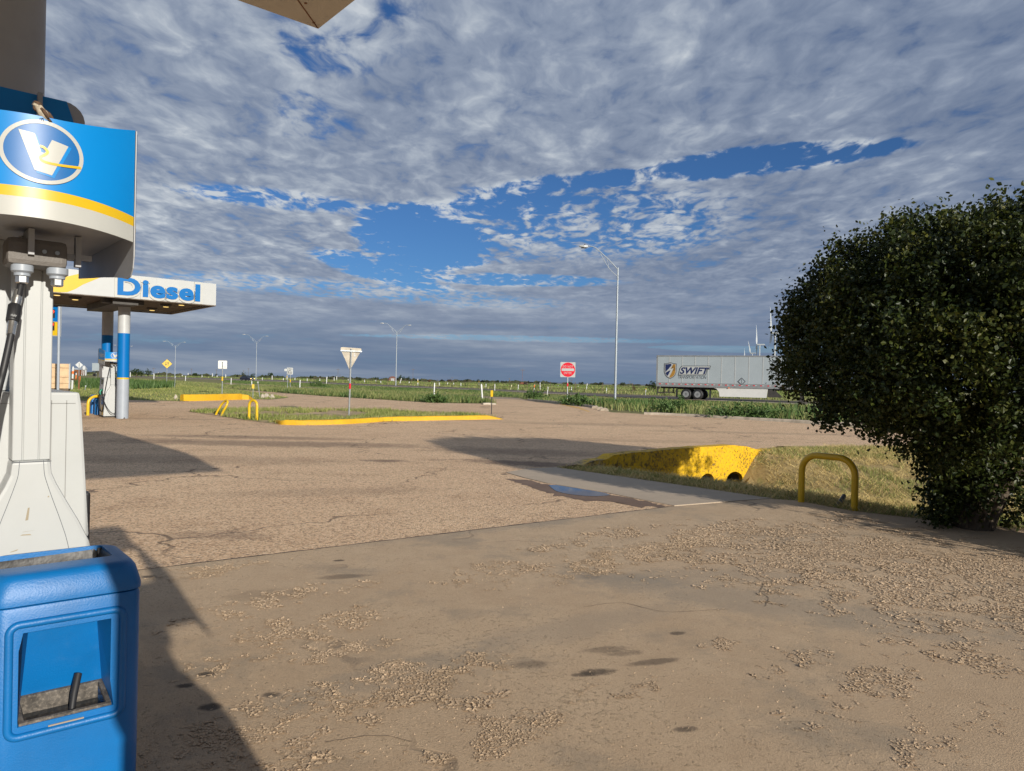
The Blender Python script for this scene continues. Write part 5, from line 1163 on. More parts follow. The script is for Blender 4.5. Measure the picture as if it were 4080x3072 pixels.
# small yellow object markers
for px, yt, ym, yb, w_, lab in ((1007.5, 1531, 1548, 1587, 4.6, 'yellow marker plate on a short post left of the rock heap'), (1958, 1555, 1581, 1651, 5, 'yellow marker plate on a dark post at the right tip of the kerbed island')):
    p = G(px, yb); k_ = p.y/FPX; t = thing('object_marker', lab, 'marker', p, face_rot(p)); post(t, (yb-yt)*k_-.03, .022, M['galv'] if px < 1500 else M['dark']); plate(rr(-w_*k_, w_*k_, (yb-ym)*k_, (yb-yt)*k_, .02), -.03, -.024).build('marker_plate', M['yellow'], t)
for px0, yt, px1, yb, lab in ((1026, 1524, 1036, 1584, 'leaning grey stake with a white cap beside the rock heap'), (698, 1502, 695, 1544, 'grey stake with a white cap in the lawn grass'), (341, 1539, 338, 1556, 'tiny stake with a white cap low in the lawn'), (383, 1487, 383, 1512, 'far stake with a white cap in the grass left of the Diesel pump')):
    p = G(px1, yb); k_ = p.y/FPX; t = thing('utility_stake', lab, 'stake', p); tp = Vector(((px0-px1)*k_, 0, (yb-yt)*k_)); MB().tube([(0, 0, -.05), tp], .028, 7).build('stake', M['galv'], t); MB().tube([tp-Vector((0, 0, .03)), tp+Vector((0, 0, .06))], .05, 8).build('cap', M['white'], t)

# ================================================================ POSTS (white flexible markers along the roads)
wm_ = mat('marker_white', (0.52, 0.53, 0.52), 0.4, var=.03)
def mpost(px0, yt, px1, yb, label, group, r=.045, cap=None, mm=None):
    p = G(px1, yb); k_ = p.y/FPX; h = (yb-yt)*k_; t = thing('marker_post', label, 'post', p, 0, group); tp = Vector(((px0-px1)*k_, 0, h)); r = max(r, 1.6*k_)
    MB().tube([(0, 0, -.05), tp*.94, tp], [r, r, r*.55], 8).build('post', mm or wm_, t, smooth=True)
    if cap: MB().tube([tp*cap[1], tp*cap[2]], r*1.12, 8).build('band', cap[0], t)
    return t
G1 = 'white marker posts along the roads'
mpost(1730, 1525, 1729, 1583, 'white marker post in the tall grass, midway between the give-way and no-entry signs', G1, .05)
mpost(1916, 1530, 1923, 1603, 'tallest leaning white marker post near the tip of the tall grass strip', G1, .055)
mpost(1195, 1513, 1194, 1553, 'white marker post just right of the SPEED LIMIT 55 sign', G1, .05)
mpost(921, 1505, 920, 1538, 'white marker post between the square sign back and the dark car', G1, .05)
mpost(1003, 1516, 1003, 1540, 'white marker post standing right behind the yellow marker plate', G1, .05)
mpost(1971, 1530, 1971, 1559, 'white marker post in dark weeds right behind the island marker plate', G1, .05)
mpost(2183, 1540, 2180, 1572, 'stubby white marker post low in the weeds left of the no-entry sign', G1, .05)
mpost(739.5, 1497, 738.5, 1517, 'white marker post at the roadside left of the square sign back', G1)
mpost(1084, 1496, 1084, 1513, 'white marker post in front of the round dark bush near the SPEED LIMIT 55 sign', G1)
mpost(1302, 1501, 1300, 1531, 'tall white marker post left of the give-way sign', G1, .05)
mpost(1331, 1503, 1331, 1520, 'white marker post close left of the give-way sign, first of a pair', G1)
mpost(1341, 1499, 1341, 1517, 'white marker post close left of the give-way sign, second of a pair', G1)
mpost(1143, 1496, 1143, 1512, 'white and yellow post peeping up left of the SPEED LIMIT 55 sign', G1, .045, (M['yellow'], .5, .9))
mpost(1599, 1507, 1592, 1531, 'leaning white marker post right of the double street lamp', G1)
mpost(1664, 1509, 1665, 1537, 'white marker post with a yellow band, right of the double street lamp', G1, .05, (M['yellow'], .45, .75))
mpost(1908, 1515, 1908, 1537, 'white post with blue and yellow bands beyond the highway', G1, .05, (M['yellow'], .6, .85))
mpost(2065, 1532, 2064, 1554, 'white marker post below the pair of grazing cattle', G1)
mpost(2038, 1533, 2035, 1551, 'leaning yellowish marker post below the cattle, left of the white one', G1, .045, None, mat('marker_cream', (.66, .6, .36), .5))
mpost(2129, 1532, 2128, 1558, 'orange and white marker post beyond the highway', G1, .05, (M['orange'], .55, .95))
mpost(2151, 1523, 2152, 1556, 'tall white marker post right of the orange and white one', G1, .05)
mpost(2339, 1527, 2336, 1555, 'leaning white marker post between no-entry sign and tall lamp', G1, .05)
mpost(2573, 1548, 2572, 1573, 'white post with a yellow cap left of the long trailer', G1, .05, (M['yellow'], .86, 1.02))
mpost(2277, 1541, 2276, 1561, 'pale post just right of the no-entry sign', G1, .045, None, M['galv'])
mpost(2417, 1545, 2415, 1565, 'pale post just left of the tall single lamp', G1, .045, None, M['galv'])
for px, yt, yb in ((519, 1483, 1502), (531, 1481, 1493), (613, 1487, 1510), (631, 1483, 1495), (749.5, 1486, 1498), (726, 1493, 1499), (805, 1495, 1505), (846, 1488, 1501), (864.6, 1496, 1505), (899, 1491, 1506), (1045, 1504, 1514), (1129, 1506, 1515), (1175, 1506, 1516), (1224, 1508, 1519), (1274, 1508, 1521),
                   (1452, 1513, 1528), (1387, 1510, 1519), (1517, 1517, 1529), (1630, 1520, 1530), (1750, 1524, 1538), (1783, 1524, 1534), (1807, 1525, 1537), (1836, 1525, 1543), (1936, 1529, 1546), (1497, 1514, 1521), (2224, 1536, 1543), (2303, 1538, 1546)):
    mpost(px, yt, px, yb, 'small pale post standing in the pasture grass beyond the highway', 'small pale posts in the far grass', .04)

# ================================================================ STREET LAMPS
lampm = mat('lamp_post_grey', (0.33, 0.37, 0.40), 0.4, metal=.25, var=.05)
def street_lamp(label, px, py, D, yb, yf, heads, r0):
    """px,py: pole top in the photo; heads: list of (px, py) of the lamp heads"""
    p = at(px, yb, D); p.z = T(D); k_ = D/FPX; t = thing('street_lamp', label, 'street lamp', p)
    ht = at(px+(yb-py)*ROLL*0, py, D).z-p.z
    base = Vector((0, 0, -.1)); m_ = MB(); m_.tube([base, (0, 0, ht*.5), (0, 0, ht)], [r0, r0*.8, r0*.6], 14); m_.build('pole', lampm, t, smooth=True)
    for hx, hy in heads:
        e = at(hx, hy, D)-p; sg = 1 if e.x > 0 else -1
        P = spline([(0, 0, ht-.15), (e.x*.22, 0, ht-.15+(e.z-ht)*.40), (e.x*.48, 0, ht-.15+(e.z-ht)*.80), (e.x*.68, 0, e.z-.04*(e.z-ht)), (e.x*.9, 0, e.z)], 5)
        m_ = MB(); m_.tube(P, r0*.36, 8); Q = spline([(0, 0, yf and at(px, yf, D).z-p.z or ht-.9), (e.x*.25, 0, ht-.5+(e.z-ht)*.30), (e.x*.50, 0, ht-.22+(e.z-ht)*.80)], 5); m_.tube(Q, r0*.26, 7)
        m_.tube([P[7], Q[5]], r0*.2, 6); arm = m_.build('arm', lampm, t, smooth=True)
        m_ = MB(); L_ = e.x*.24; a0 = e.x*.86
        m_.add([(a0, -.10, e.z+.04), (a0, .10, e.z+.04), (a0, .10, e.z-.10), (a0, -.10, e.z-.10), (a0+L_*.4, -.2, e.z+.05), (a0+L_*.4, .2, e.z+.05), (a0+L_*.4, .2, e.z-.13), (a0+L_*.4, -.2, e.z-.13), (a0+L_, -.10, e.z+.02), (a0+L_, .10, e.z+.02), (a0+L_, .10, e.z-.05), (a0+L_, -.10, e.z-.05)],
               [(0, 1, 2, 3)]+[(i, (i+1) % 4, 4+(i+1) % 4, 4+i) for i in range(4)]+[(4+i, 4+(i+1) % 4, 8+(i+1) % 4, 8+i) for i in range(4)]+[(11, 10, 9, 8)])
        hd = m_.build('lamp_head', M['white'], arm, bevel=.03)
        MB().box(min(a0+L_*.15, a0+L_*.75), max(a0+L_*.15, a0+L_*.75), -.12, .12, e.z-.15, e.z-.125).build('lens', M['dark'], hd)
        m_ = MB(); m_.lathe([(.05, e.z+.04), (.05, e.z+.12), (.02, e.z+.15)], (a0+L_*.35, 0, 0), 8); m_.build('photocell', M['dark'], hd)
    return t
street_lamp('tall single-arm street lamp standing in the weeds left of the trailer', 2450, 1066, 52, 1608, 1102, [(2322, 980)], .088)
street_lamp('double-arm street lamp in the middle distance right of the give-way sign', 1577, 1322, 155, 1531, 1333, [(1521, 1287), (1634, 1295)], .115)
street_lamp('faint double-arm lamp rising behind the dark car', 1020, 1362, 240, 1503, 1369, [(970, 1332), (1066, 1339)], .115)
street_lamp('far double-arm lamp right of the yellow diamond sign', 697, 1378, 270, 1493, 1385, [(653, 1359), (737, 1363)], .12)
street_lamp('farthest double-arm lamp, half hidden behind the Diesel canopy column', 490, 1392, 290, 1488, 1398, [(456, 1375), (526, 1379)], .12)

# ================================================================ TRAILER
RW = G(2731, 1591.5); TD = Vector((9.9, -5.0, 0)).normalized()
rear = RW - TD*2.55
Pz = Vector((rear.x, rear.y, 0))
s0, _ = onplane(Pz, TD, 2617, 1500); Pz = Pz+TD*s0
tz = T(70); tr = thing('semi_trailer', 'long white box trailer with navy lettering and gold shield, on the highway', 'trailer', (Pz.x, Pz.y, tz), math.atan2(TD.y, TD.x))
def tp(px, py): s, z = onplane(Pz, TD, px, py); return s, z-tz
TH = 4.08; zr = 1.20; z1_ = 1.58; LEN = 16.15
m_ = MB(); m_.box(0, LEN, 0.0, 2.6, zr, TH); box = m_.build('box_body', M['trailer'], tr)
m_ = MB(); m_.box(-.02, LEN+.02, -.022, 2.62, TH-.02, TH+.10); m_.build('top_rail', M['alu'], box)
m_ = MB(); m_.box(-.02, LEN+.02, -.022, -.002, zr-.02, z1_); m_.box(-.02, LEN+.02, 2.602, 2.62, zr-.02, z1_); rail = m_.build('bottom_rail', M['alu'], box)
m_ = MB(); m_.box(-.06, .10, -.03, .0, zr, TH+.08); m_.box(-.06, -.002, -.03, 2.63, zr, zr+.25); m_.box(-.06, -.002, -.03, 2.63, TH-.15, TH+.1); m_.box(-.06, -.002, 1.25, 1.35, zr, TH); m_.build('rear_frame', M['alu'], box)
m_ = MB(); x = 1.22
while x < LEN-.3: m_.box(x-.035, x+.035, -.016, -.002, z1_+.005, TH-.025); x += 1.22
m_.build('panel_rib', M['white'], box)
# logo: shield, lettering
xs0, zs1 = tp(2647, 1443.5); xs1, zs0 = tp(2695, 1510.5)
def sx(u, v): return (xs0+(xs1-xs0)*u, zs0+(zs1-zs0)*v)
SH = [(0, .93), (.22, .94), (.5, 1), (.78, .94), (1, .93), (1, .45), (.93, .26), (.78, .12), (.5, 0), (.22, .12), (.07, .26), (0, .45)]
flat([sx(*q) for q in SH], -.024).build('shield_rim', M['charcoal'], box)
sc = lambda q, k: (.5+(q[0]-.5)*k, .5+(q[1]-.5)*k)
flat([sx(*sc(q, .90)) for q in SH], -.027).build('shield_white', M['white2'], box)
flat([sx(*q) for q in ((.09, .88), (.27, .875), (.5, .92), (.62, .86), (.38, .62), (.10, .40))], -.030).build('shield_navy', M['dnavy'], box)
flat([sx(*q) for q in ((.10, .36), (.16, .28), (.26, .17), (.36, .26), (.52, .52), (.4, .5))], -.030).build('shield_navy', M['dnavy'], box)
flat([sx(*q) for q in ((.72, .89), (.91, .88), (.91, .45), (.85, .28), (.74, .17), (.5, .07), (.42, .12), (.62, .40), (.76, .66), (.52, .60), (.64, .76))], -.030).build('shield_gold', M['gold'], box)
xa, za = tp(2707, 1497); xb, zb2 = tp(2829, 1459)
bw0, _ = tp(2703, 1490); 
q = [tp(*p_) for p_ in ((2702, 1495), (2708, 1468), (2717, 1457), (2833, 1457), (2828, 1472), (2819, 1473), (2813, 1495))]
flat(q, -.024).build('word_outline', M['charcoal'], box)
q = [tp(*p_) for p_ in ((2705, 1492.5), (2710.5, 1469), (2718, 1459.5), (2829.5, 1459.5), (2826, 1470), (2816, 1470.5), (2810.5, 1492.5))]
flat(q, -.027).build('word_backing', M['white2'], box)
lx0, lz0 = tp(2708, 1490); lx1, lz1 = tp(2827, 1464)
lettering('company_lettering', 'SWIFT', M['dnavy'], box, lx0, lx1, lz0, lz1, -.030, offset=.035, shear=.30)
lx0, lz0 = tp(2702, 1508); lx1, lz1 = tp(2815, 1497.5)
lettering('company_lettering', 'TRANSPORTATION', M['charcoal'], box, lx0, lx1, lz0, lz1, -.024, offset=-.012, shear=.2)
cx_, cz_ = tp(2955, 1520); m_ = MB(); s = .36; m_.prism([(cx_-s, cz_), (cx_, cz_-s), (cx_+s, cz_), (cx_, cz_+s)], -.03, -.004); pc = m_.build('placard_holder', M['charcoal'], box); s = .26
flat([(cx_-s, cz_), (cx_, cz_-s), (cx_+s, cz_), (cx_, cz_+s)], -.033).build('placard_face', M['trailer'], pc); MB().box(cx_-.025, cx_+.025, -.038, -.034, cz_-.2, cz_+.2).build('placard_bar', M['charcoal'], pc)
# red and white reflective tape, marker light
m_ = MB(); m2 = MB(); x = .25
while x < LEN: m_.box(x, x+.17, -.028, -.0225, zr+.20, zr+.275); m2.box(x+.175, x+.345, -.028, -.0225, zr+.20, zr+.275); x += .62
m_.build('red_tape', M['red'], rail); m2.build('white_tape', M['white'], rail)
x, z = tp(2904, 1555); MB().box(x-.08, x+.08, -.05, -.0225, zr-.06, zr+.02).build('marker_light', M['orange'], rail)
# skirt
s1x, _ = tp(2852, 1560); s2x, _ = tp(3054, 1580)
sk = [(s1x-.3, zr-.02), (s1x+.05, zr-.12), (s1x+.28, zr-.42), (s1x+.34, .36), (s2x, .36), (s2x+.1, zr-.02)]
m_ = MB(); m_.prism(sk, .05, .07); m_.build('side_skirt', M['skirt'], tr)
m_ = MB(); m_.prism([(s2x+.1, zr-.02), (s2x+.05, .42), (s2x+1.4, .42), (s2x+.6, zr-.02)], .09, .11); m_.build('skirt_flap', M['dark'], tr)
# underride guard, chassis, landing gear
m_ = MB(); m_.box(.02, .12, .12, .20, .55, zr-.02); m_.box(.02, .12, 2.4, 2.48, .55, zr-.02); m_.box(.0, .12, .05, 2.55, .50, .60); m_.box(1.05, 1.15, .3, .4, .60, zr-.02); m_.box(1.5, 1.6, .3, .4, .60, zr-.02); m_.box(.1, 1.7, .32, .38, .56, .64); m_.box(.1, .25, .14, .2, .95, zr-.02); m_.build('underride_guard', M['dark'], tr)
m_ = MB(); m_.box(1.9, 6.2, .75, .95, .95, zr-.02); m_.box(1.9, 6.2, 1.65, 1.85, .95, zr-.02); m_.box(.1, LEN-.2, 1.1, 1.5, 1.02, zr-.02); m_.build('chassis', M['dark'], tr)
m_ = MB(); m_.box(12.9, 13.1, .35, .5, .25, zr); m_.box(12.9, 13.1, 2.1, 2.25, .25, zr); m_.box(12.8, 13.2, .25, .6, .0, .25); m_.box(12.8, 13.2, 2.0, 2.35, 0, .25); m_.build('landing_gear', M['dark'], tr)
for wx in (tp(2732, 1570)[0], tp(2778, 1570)[0]):
    for y0, outer in ((.06, True), (2.08, False)):
        R_ = .50; prof = [(.30, .0), (.44, -.01+.01), (R_-.02, .03), (R_, .08), (R_, .38), (R_-.02, .44), (.30, .46)]
        m_ = MB(); m_.lathe(prof, (wx, y0, R_), 28, 'y'); ty = m_.build('tyre', M['black'], tr, smooth=True)
        ry = y0-.006 if outer else y0+.466
        m_ = MB(); pr_ = [(.30, 0), (.285, .0), (.265, .05), (.20, .09), (.11, .06), (.10, .0)] ; sgn = 1 if outer else -1
        m_.lathe([(r, h*sgn) for r, h in pr_], (wx, ry, R_), 24, 'y'); m_.build('rim', M['alu'], ty, smooth=True)
m_ = MB(); m_.box(tp(2700, 1570)[0]-.2, tp(2700, 1570)[0]-.17, .1, .7, .18, 1.0); x5 = tp(2810, 1570)[0]; m_.box(x5+.35, x5+.38, .1, .75, .15, 1.05); m_.build('mud_flap', M['black'], tr)

# ================================================================ WIND TURBINES
def turbine(label, hub_px, hub_py, D, L, ang0, yaw):
    p = at(hub_px, hub_py, D); t = thing('wind_turbine', label, 'wind turbine', (p.x, p.y, T(D)), yaw, 'wind turbines on the horizon'); hz = p.z-T(D); k_ = D/1142
    m_ = MB(); m_.tube([(L*.12, 0, -1), (L*.12, 0, hz-1.2)], [1.7, 1.0], 14); m_.build('tower', M['turbine'], t, smooth=True)
    m_ = MB(); m_.box(L*.04, L*.36, -1.3, 1.3, hz-1.3, hz+1.3); m_.build('nacelle', M['turbine'], t, bevel=.5)
    m_ = MB(); m_.lathe([(.3, -2.2), (1.3, -1.2), (1.7, 0), (1.6, L*.05)], (0, 0, hz), 14, 'x'); m_.build('hub', M['turbine'], t, smooth=True)
    for k in range(3):
        a = ang0+k*2*PI/3; ca, sa = math.cos(a), math.sin(a); m_ = MB(); n = 10
        secs = [(0, 1.0, .9), (.08, 1.1, .8), (.2, 2.4, .45), (.5, 1.5, .3), (.8, .9, .2), (1, .25, .1)]
        for s, w_, th in secs:
            for j in range(n):
                q = 2*PI*j/n; u = w_*math.cos(q); v = th*math.sin(q); r = L*s
                bend = -.05*L*s*s
                tw = .35*(1-s); uu, vv = u*math.cos(tw)-v*math.sin(tw), u*math.sin(tw)+v*math.cos(tw)
                m_.v.append((-1+vv+bend+uu*.35, uu*ca+r*sa, hz-uu*sa+r*ca))
        for i in range(len(secs)-1):
            for j in range(n): m_.f.append((i*n+j, i*n+(j+1) % n, (i+1)*n+(j+1) % n, (i+1)*n+j)); m_.mi.append(0)
        m_.build('blade', M['turbine'], t, smooth=True)
turbine('largest white wind turbine, partly behind the tree', 3075, 1327, 1142, 41, -.15, -.38)
turbine('second largest wind turbine, above the trailer roof', 3017, 1373, 1490, 41, .12, -.38)
turbine('small wind turbine with a V of two raised blades', 2991, 1407, 2150, 41, -.55, -.55)
turbine('smallest wind turbine, one blade tip showing over the trailer', 2968, 1428, 2600, 36, .05, -.38)

# ================================================================ DARK CAR on the highway
cp = G(985, 1512.5); cp = cp*(190/cp.y) if cp.y > 190 else cp
D = 215.0; cp = at(985, 1500, D); cp.z = T(D)
car = thing('car', 'dark car with its headlights on, far along the highway', 'car', cp, math.atan2(-.5, .87)); 
def carbody():
    m_ = MB(); L_ = 4.7; secs = [(-2.35, .35, .75, .70), (-2.2, .28, .95, .84), (-1.3, .25, 1.0, .9), (-.2, .25, 1.0, .9), (1.2, .25, .95, .9), (2.1, .28, .82, .86), (2.35, .35, .70, .74)]
    for x, z0, z1, w in secs: m_.v += [(x, -w, z0), (x, w, z0), (x, w, z1-.1), (x, w-.1, z1), (x, -w+.1, z1), (x, -w, z1-.1)]
    for i in range(6):
        for j in range(6): m_.f.append((i*6+j, i*6+(j+1) % 6, (i+1)*6+(j+1) % 6, (i+1)*6+j)); m_.mi.append(0)
    m_.f += [tuple(range(6)), tuple(36+j for j in reversed(range(6)))]; m_.mi += [0, 0]
    return m_
carbody().build('body', M['carpaint'], car, bevel=.06)
m_ = MB(); 
for x, z, w in ((-1.9, .96, .82), (-1.2, 1.46, .64), (.1, 1.5, .66), (1.0, .98, .82)): m_.v += [(x, -w, z), (x, w, z)]
m_.v += [(-1.9, -.82, .9), (-1.9, .82, .9), (1.0, -.82, .9), (1.0, .82, .9)]
m_.f += [(0, 1, 3, 2), (2, 3, 5, 4), (4, 5, 7, 6), (0, 2, 4, 6), (1, 7, 5, 3)]; m_.mi += [0]*5
cb = m_.build('cabin_glass', M['glass'], car)
m_ = MB(); m_.add([(-1.2, -.65, 1.47), (-1.2, .65, 1.47), (.1, .67, 1.51), (.1, -.67, 1.51)], [(0, 1, 2, 3)]); m_.box(-1.2, .1, -.6, .6, 1.475, 1.52); m_.build('roof', M['carpaint'], car)
for x in (-1.45, 1.45):
    for y in (-.86, .68):
        m_ = MB(); m_.lathe([(.2, 0), (.33, .0), (.33, .18), (.2, .18)], (x, y, .33), 18, 'y'); w_ = m_.build('wheel', M['black'], car)
        m_ = MB(); m_.lathe([(.2, -.004), (.06, -.01)], (x, y if y < 0 else y+.19, .33), 14, 'y'); m_.build('rim', M['alu'], w_)
hl = emis('headlight_lit', (1.0, .72, .22), 2.0)
for y in (-.62, .62): MB().box(2.28, 2.38, y-.18, y+.18, .56, .70).build('headlight', hl, car)
MB().box(2.30, 2.385, -.26, .26, .40, .50).build('number_plate', M['white'], car)

# ================================================================ LEFT DISTANCE
p = G(290, 1551); 
# plywood hoarding
pd = at(285, 1550, 46); pw_ = Vector((-1, .30, 0)).normalized()
P0 = at(277, 1546, 45); P0.z = T(45); t = thing('plywood_hoarding', 'plywood panel braced with horizontal battens behind the price sign pole', 'hoarding', P0, math.atan2(.12, 1))
d_ = Vector((math.cos(math.atan2(.12, 1)), math.sin(math.atan2(.12, 1)), 0)); zz = lambda py: onplane(P0, d_, 270, py)[1]-P0.z
za, zb3 = zz(1548), zz(1450)
m_ = MB(); m_.box(-5.0, 0, 0, .03, za, zb3); pn = m_.build('panel', M['ply'], t)
for x in (-2.1, -.75): MB().box(x, x+.01, -.004, -.001, za, zb3).build('panel_joint', M['wood'], pn)
for py in (1462, 1499, 1524): z = zz(py); MB().box(-5, -.03, -.06, -.002, z-.06, z+.06).build('batten', M['ply'], t)
MB().box(-.04, .03, -.05, .05, za, zb3+.02).build('edge_post', M['white'], t)
MB().tube([(-1.2, -.1, 0), (-1.6, -.05, .9)], .05, 6).build('brace', M['ply'], t); MB().box(-4.9, -.1, 0.05, .3, -.05, za).build('sill', M['wood'], t)
# price sign on its pole
D = 42.0; k_ = D/FPX; P0 = at(231, 1556, D); P0.z = T(D); t = thing('price_sign', 'tall roadside price sign, blue and yellow panels with red digits', 'sign', P0)
top_ = at(238, 1215, D); MB().tube([(0, 0, -.1), (top_.x-P0.x-.02, 0, at(236, 1150, D).z-P0.z)], .075, 12).build('pole', M['lgrey'], t, smooth=True)
def sp2(px, py): q = at(px, py, D); return q.x-P0.x, q.z-P0.z
x1, zA = sp2(232, 1200); _, zB = sp2(232, 1283); _, zC = sp2(231, 1337); x0 = x1-1.9; _, zm = sp2(232, 1224)
m_ = MB(); m_.box(x0-.04, x1+.03, .02, .28, zC-.04, zA+2.2); cab_ = m_.build('cabinet', M['white'], t)
MB().box(x0, x1, -.0, .018, zB+.02, zA).build('blue_panel', M['blue'], cab_); MB().box(x0, x1, -.0, .018, zm+.0, zm+.05).build('white_rule', M['white'], cab_); MB().box(x0, x1-.01, 0, .018, zC, zB).build('yellow_panel', M['yellow'], cab_); MB().box(x0, x1, 0, .018, zA+.05, zA+2.1).build('emblem_panel', M['blue'], cab_)
for (py0, py1, px1) in ((1267, 1233, 219), (1317, 1284, 217)):
    xr, z0 = sp2(px1, py0); _, z1 = sp2(px1, py1); wn = MB().box(x0+.12, xr, -.012, -.001, z0, z1).build('digit_window', M['black'], cab_)
    lettering('digits', '2 8', M['led'], wn, x0+.25, xr-.33, z0+.08, z1-.06, -.016, offset=.01); lettering('digits', '9', M['led'], wn, xr-.12, xr-.03, z1-.22, z1-.05, -.016, offset=.008)
lx, lz = sp2(203, 1278); lettering('grade_lettering', 'R', M['white'], cab_, lx-.12, lx+.02, lz-.05, lz+.09, -.004, offset=.01)
# pipeline markers and rail
mpost(290, 1460, 287, 1552, 'tallest white pipeline marker with an orange collar beside the plywood', 'pipeline markers by the plywood', .07, (M['orange'], .68, .80))
mpost(303, 1487, 301, 1533, 'orange pipeline marker with white cap, just right of the tall white one', 'pipeline markers by the plywood', .055, (wm_, .86, 1.02), M['orange'])
mpost(318, 1499, 316, 1540, 'orange and white pipeline marker right of the rusty post', 'pipeline markers by the plywood', .05, (wm_, 0.0, .35), M['orange'])
p = G(314, 1553); k_ = p.y/FPX; t = thing('rusty_guard_rail', 'rusty post with a low rail beside the pipeline markers', 'rail', p); MB().tube([(0, 0, -.1), (0, 0, 56*k_)], .06, 8).build('post', M['rust'], t); MB().tube([(0, 0, 42*k_), (-36*k_, .1, 42*k_)], .04, 7).build('rail', M['rust'], t)
# water tank, sheds, far trailer
def far(px, py, D): q = at(px, py, D); q.z = T(D); return q
D = 330; p = far(334, 1490, D); k_ = D/FPX; t = thing('water_tank', 'far white water tank on legs', 'tank', p); h = at(334, 1456, D).z-p.z; h0 = at(334, 1473, D).z-p.z
m_ = MB(); r = 7.2*k_; m_.lathe([(r*.3, h0-.4), (r, h0), (r, h-.9), (r*.7, h-.25), (r*.15, h)], (0, 0, 0), 20); m_.build('vessel', M['white'], t, smooth=True)
for a in range(4): MB().tube([(r*.9*math.cos(a*PI/2+.5), r*.9*math.sin(a*PI/2+.5), 0), (r*.85*math.cos(a*PI/2+.5), r*.85*math.sin(a*PI/2+.5), h0+.2)], .12, 6).build('leg', M['galv'], t)
D = 300; p = far(401, 1490, D); k_ = D/FPX; t = thing('semi_trailer', 'far pale box trailer half hidden by the Diesel pump', 'trailer', p, -.05); zt_ = at(400, 1447, D).z-p.z; zb4 = at(400, 1478, D).z-p.z
MB().box(-36*k_, 0+8, 0, 2.6, zb4, zt_).build('box_body', M['trailer'], t, bevel=.05); MB().box(-35*k_, 7, .4, 2.2, zb4-.3, zb4-.02).build('chassis', M['dark'], t)
for x in (-28*k_, -23*k_, 5): m_ = MB(); m_.lathe([(.3, 0), (.55, 0), (.55, .4), (.3, .4)], (x, .1, .5), 16, 'y'); m_.build('wheel', M['black'], t)
for px, w_, pyt, D, c_, lab in ((300, 26, 1466, 420, 'rust', 'far low shed with red-brown wall left of the water tank'), (317, 10, 1463, 430, 'white', 'far small white shed just left of the water tank')):
    p = far(px, 1490, D); k_ = D/FPX; h = at(px, pyt, D).z-p.z; t = thing('shed', lab, 'shed', p); w2 = w_*k_/2
    m_ = MB(); m_.box(-w2, w2, 0, 6, 0, h*.75); wl_ = m_.build('wall', M[c_], t); MB().prism([(-w2-.3, h*.752), (w2+.3, h*.752), (w2*.6, h), (-w2*.6, h)], -.3, 6.3).build('roof', M['lgrey'], t); MB().box(-.8, .8, -.06, -.01, 0, h*.5).build('door', M['dark'], wl_)
# barn
D = 620; p = far(1564, 1520, D); k_ = D/FPX; t = thing('barn', 'far arched red-brown barn behind the double street lamp', 'barn', p, .2); h = at(1564, 1499, D).z-p.z; w2 = 16*k_
m_ = MB(); m_.prism([(w2*math.cos(PI*k/14), h*math.sin(PI*k/14)**.8) for k in range(15)], 0, 14); m_.build('shell', mat('barn_red', (.17, .075, .055), .8, var=.2), t); MB().box(-1.5, 1.5, -.1, -.02, 0, h*.55).build('door', M['grey'], t)
# cattle
def cow(px, py, D, rz, lab, c_):
    p = far(px, py, D); t = thing('cow', lab, 'cow', p, rz, 'cattle grazing beyond the highway')
    me = bpy.data.meshes.new('cow_body'); V_ = [(0, 0, 1.0), (.6, 0, 1.02), (1.0, 0, 1.1), (1.35, 0, .95), (1.65, 0, .62), (-.55, 0, 1.05), (.75, .2, .5), (.72, .22, 0), (.75, -.2, .5), (.72, -.22, 0), (-.6, .22, .62), (-.5, .24, .35), (-.56, .24, 0), (-.6, -.22, .62), (-.5, -.24, .35), (-.56, -.24, 0), (-.8, 0, .95), (-.86, 0, .45)]
    E_ = [(0, 1), (1, 2), (2, 3), (3, 4), (0, 5), (1, 6), (6, 7), (1, 8), (8, 9), (5, 10), (10, 11), (11, 12), (5, 13), (13, 14), (14, 15), (5, 16), (16, 17)]
    me.from_pydata(V_, E_, []); me.materials.append(c_); o = bpy.data.objects.new('cow_body', me); C.objects.link(o); o.parent = t
    md = o.modifiers.new('s', 'SKIN'); rad = [.40, .38, .28, .17, .13, .34, .13, .07, .13, .07, .17, .09, .07, .17, .09, .07, .06, .03]
    for i, r in enumerate(rad): me.skin_vertices[0].data[i].radius = (r, r)
    me.skin_vertices[0].data[0].use_root = True
    o.modifiers.new('d', 'SUBSURF').levels = 1
    bpy.context.view_layer.update(); m2_ = bpy.data.meshes.new_from_object(o.evaluated_get(bpy.context.evaluated_depsgraph_get())); o.modifiers.clear(); o.data = m2_
cow(2077, 1534, 300, .4, 'red-brown cow grazing far beyond the highway, left one of two', mat('cow_brown', (.16, .055, .03), .8))
cow(2094, 1535, 300, 2.6, 'dark cow grazing far beyond the highway, right one of two', mat('cow_dark', (.045, .03, .025), .8))
# pasture fence beyond the highway (pipe rails)
fpts = [far(px, 1560, D) for px, D in ((1250, 190), (1500, 165), (1800, 140), (2100, 118), (2400, 104), (2650, 96), (3100, 84))]
t = thing('pasture_fence', 'long dark wire and pipe fence along the pasture beyond the highway', 'fence', fpts[0]); loc0 = fpts[0]
m_ = MB()
for h in (.5, .95, 1.35): m_.tube([p-loc0+Vector((0, 0, h)) for p in fpts], .022, 5)
m_.build('rail', M['wood'], t)
for a, b in zip(fpts, fpts[1:]):
    n = max(2, int((b-a).length/5))
    for i in range(n): q = a.lerp(b, i/n)-loc0; MB().tube([q+Vector((0, 0, -.1)), q+Vector((0, 0, 1.5))], .045, 6).build('post', M['wood'], t)
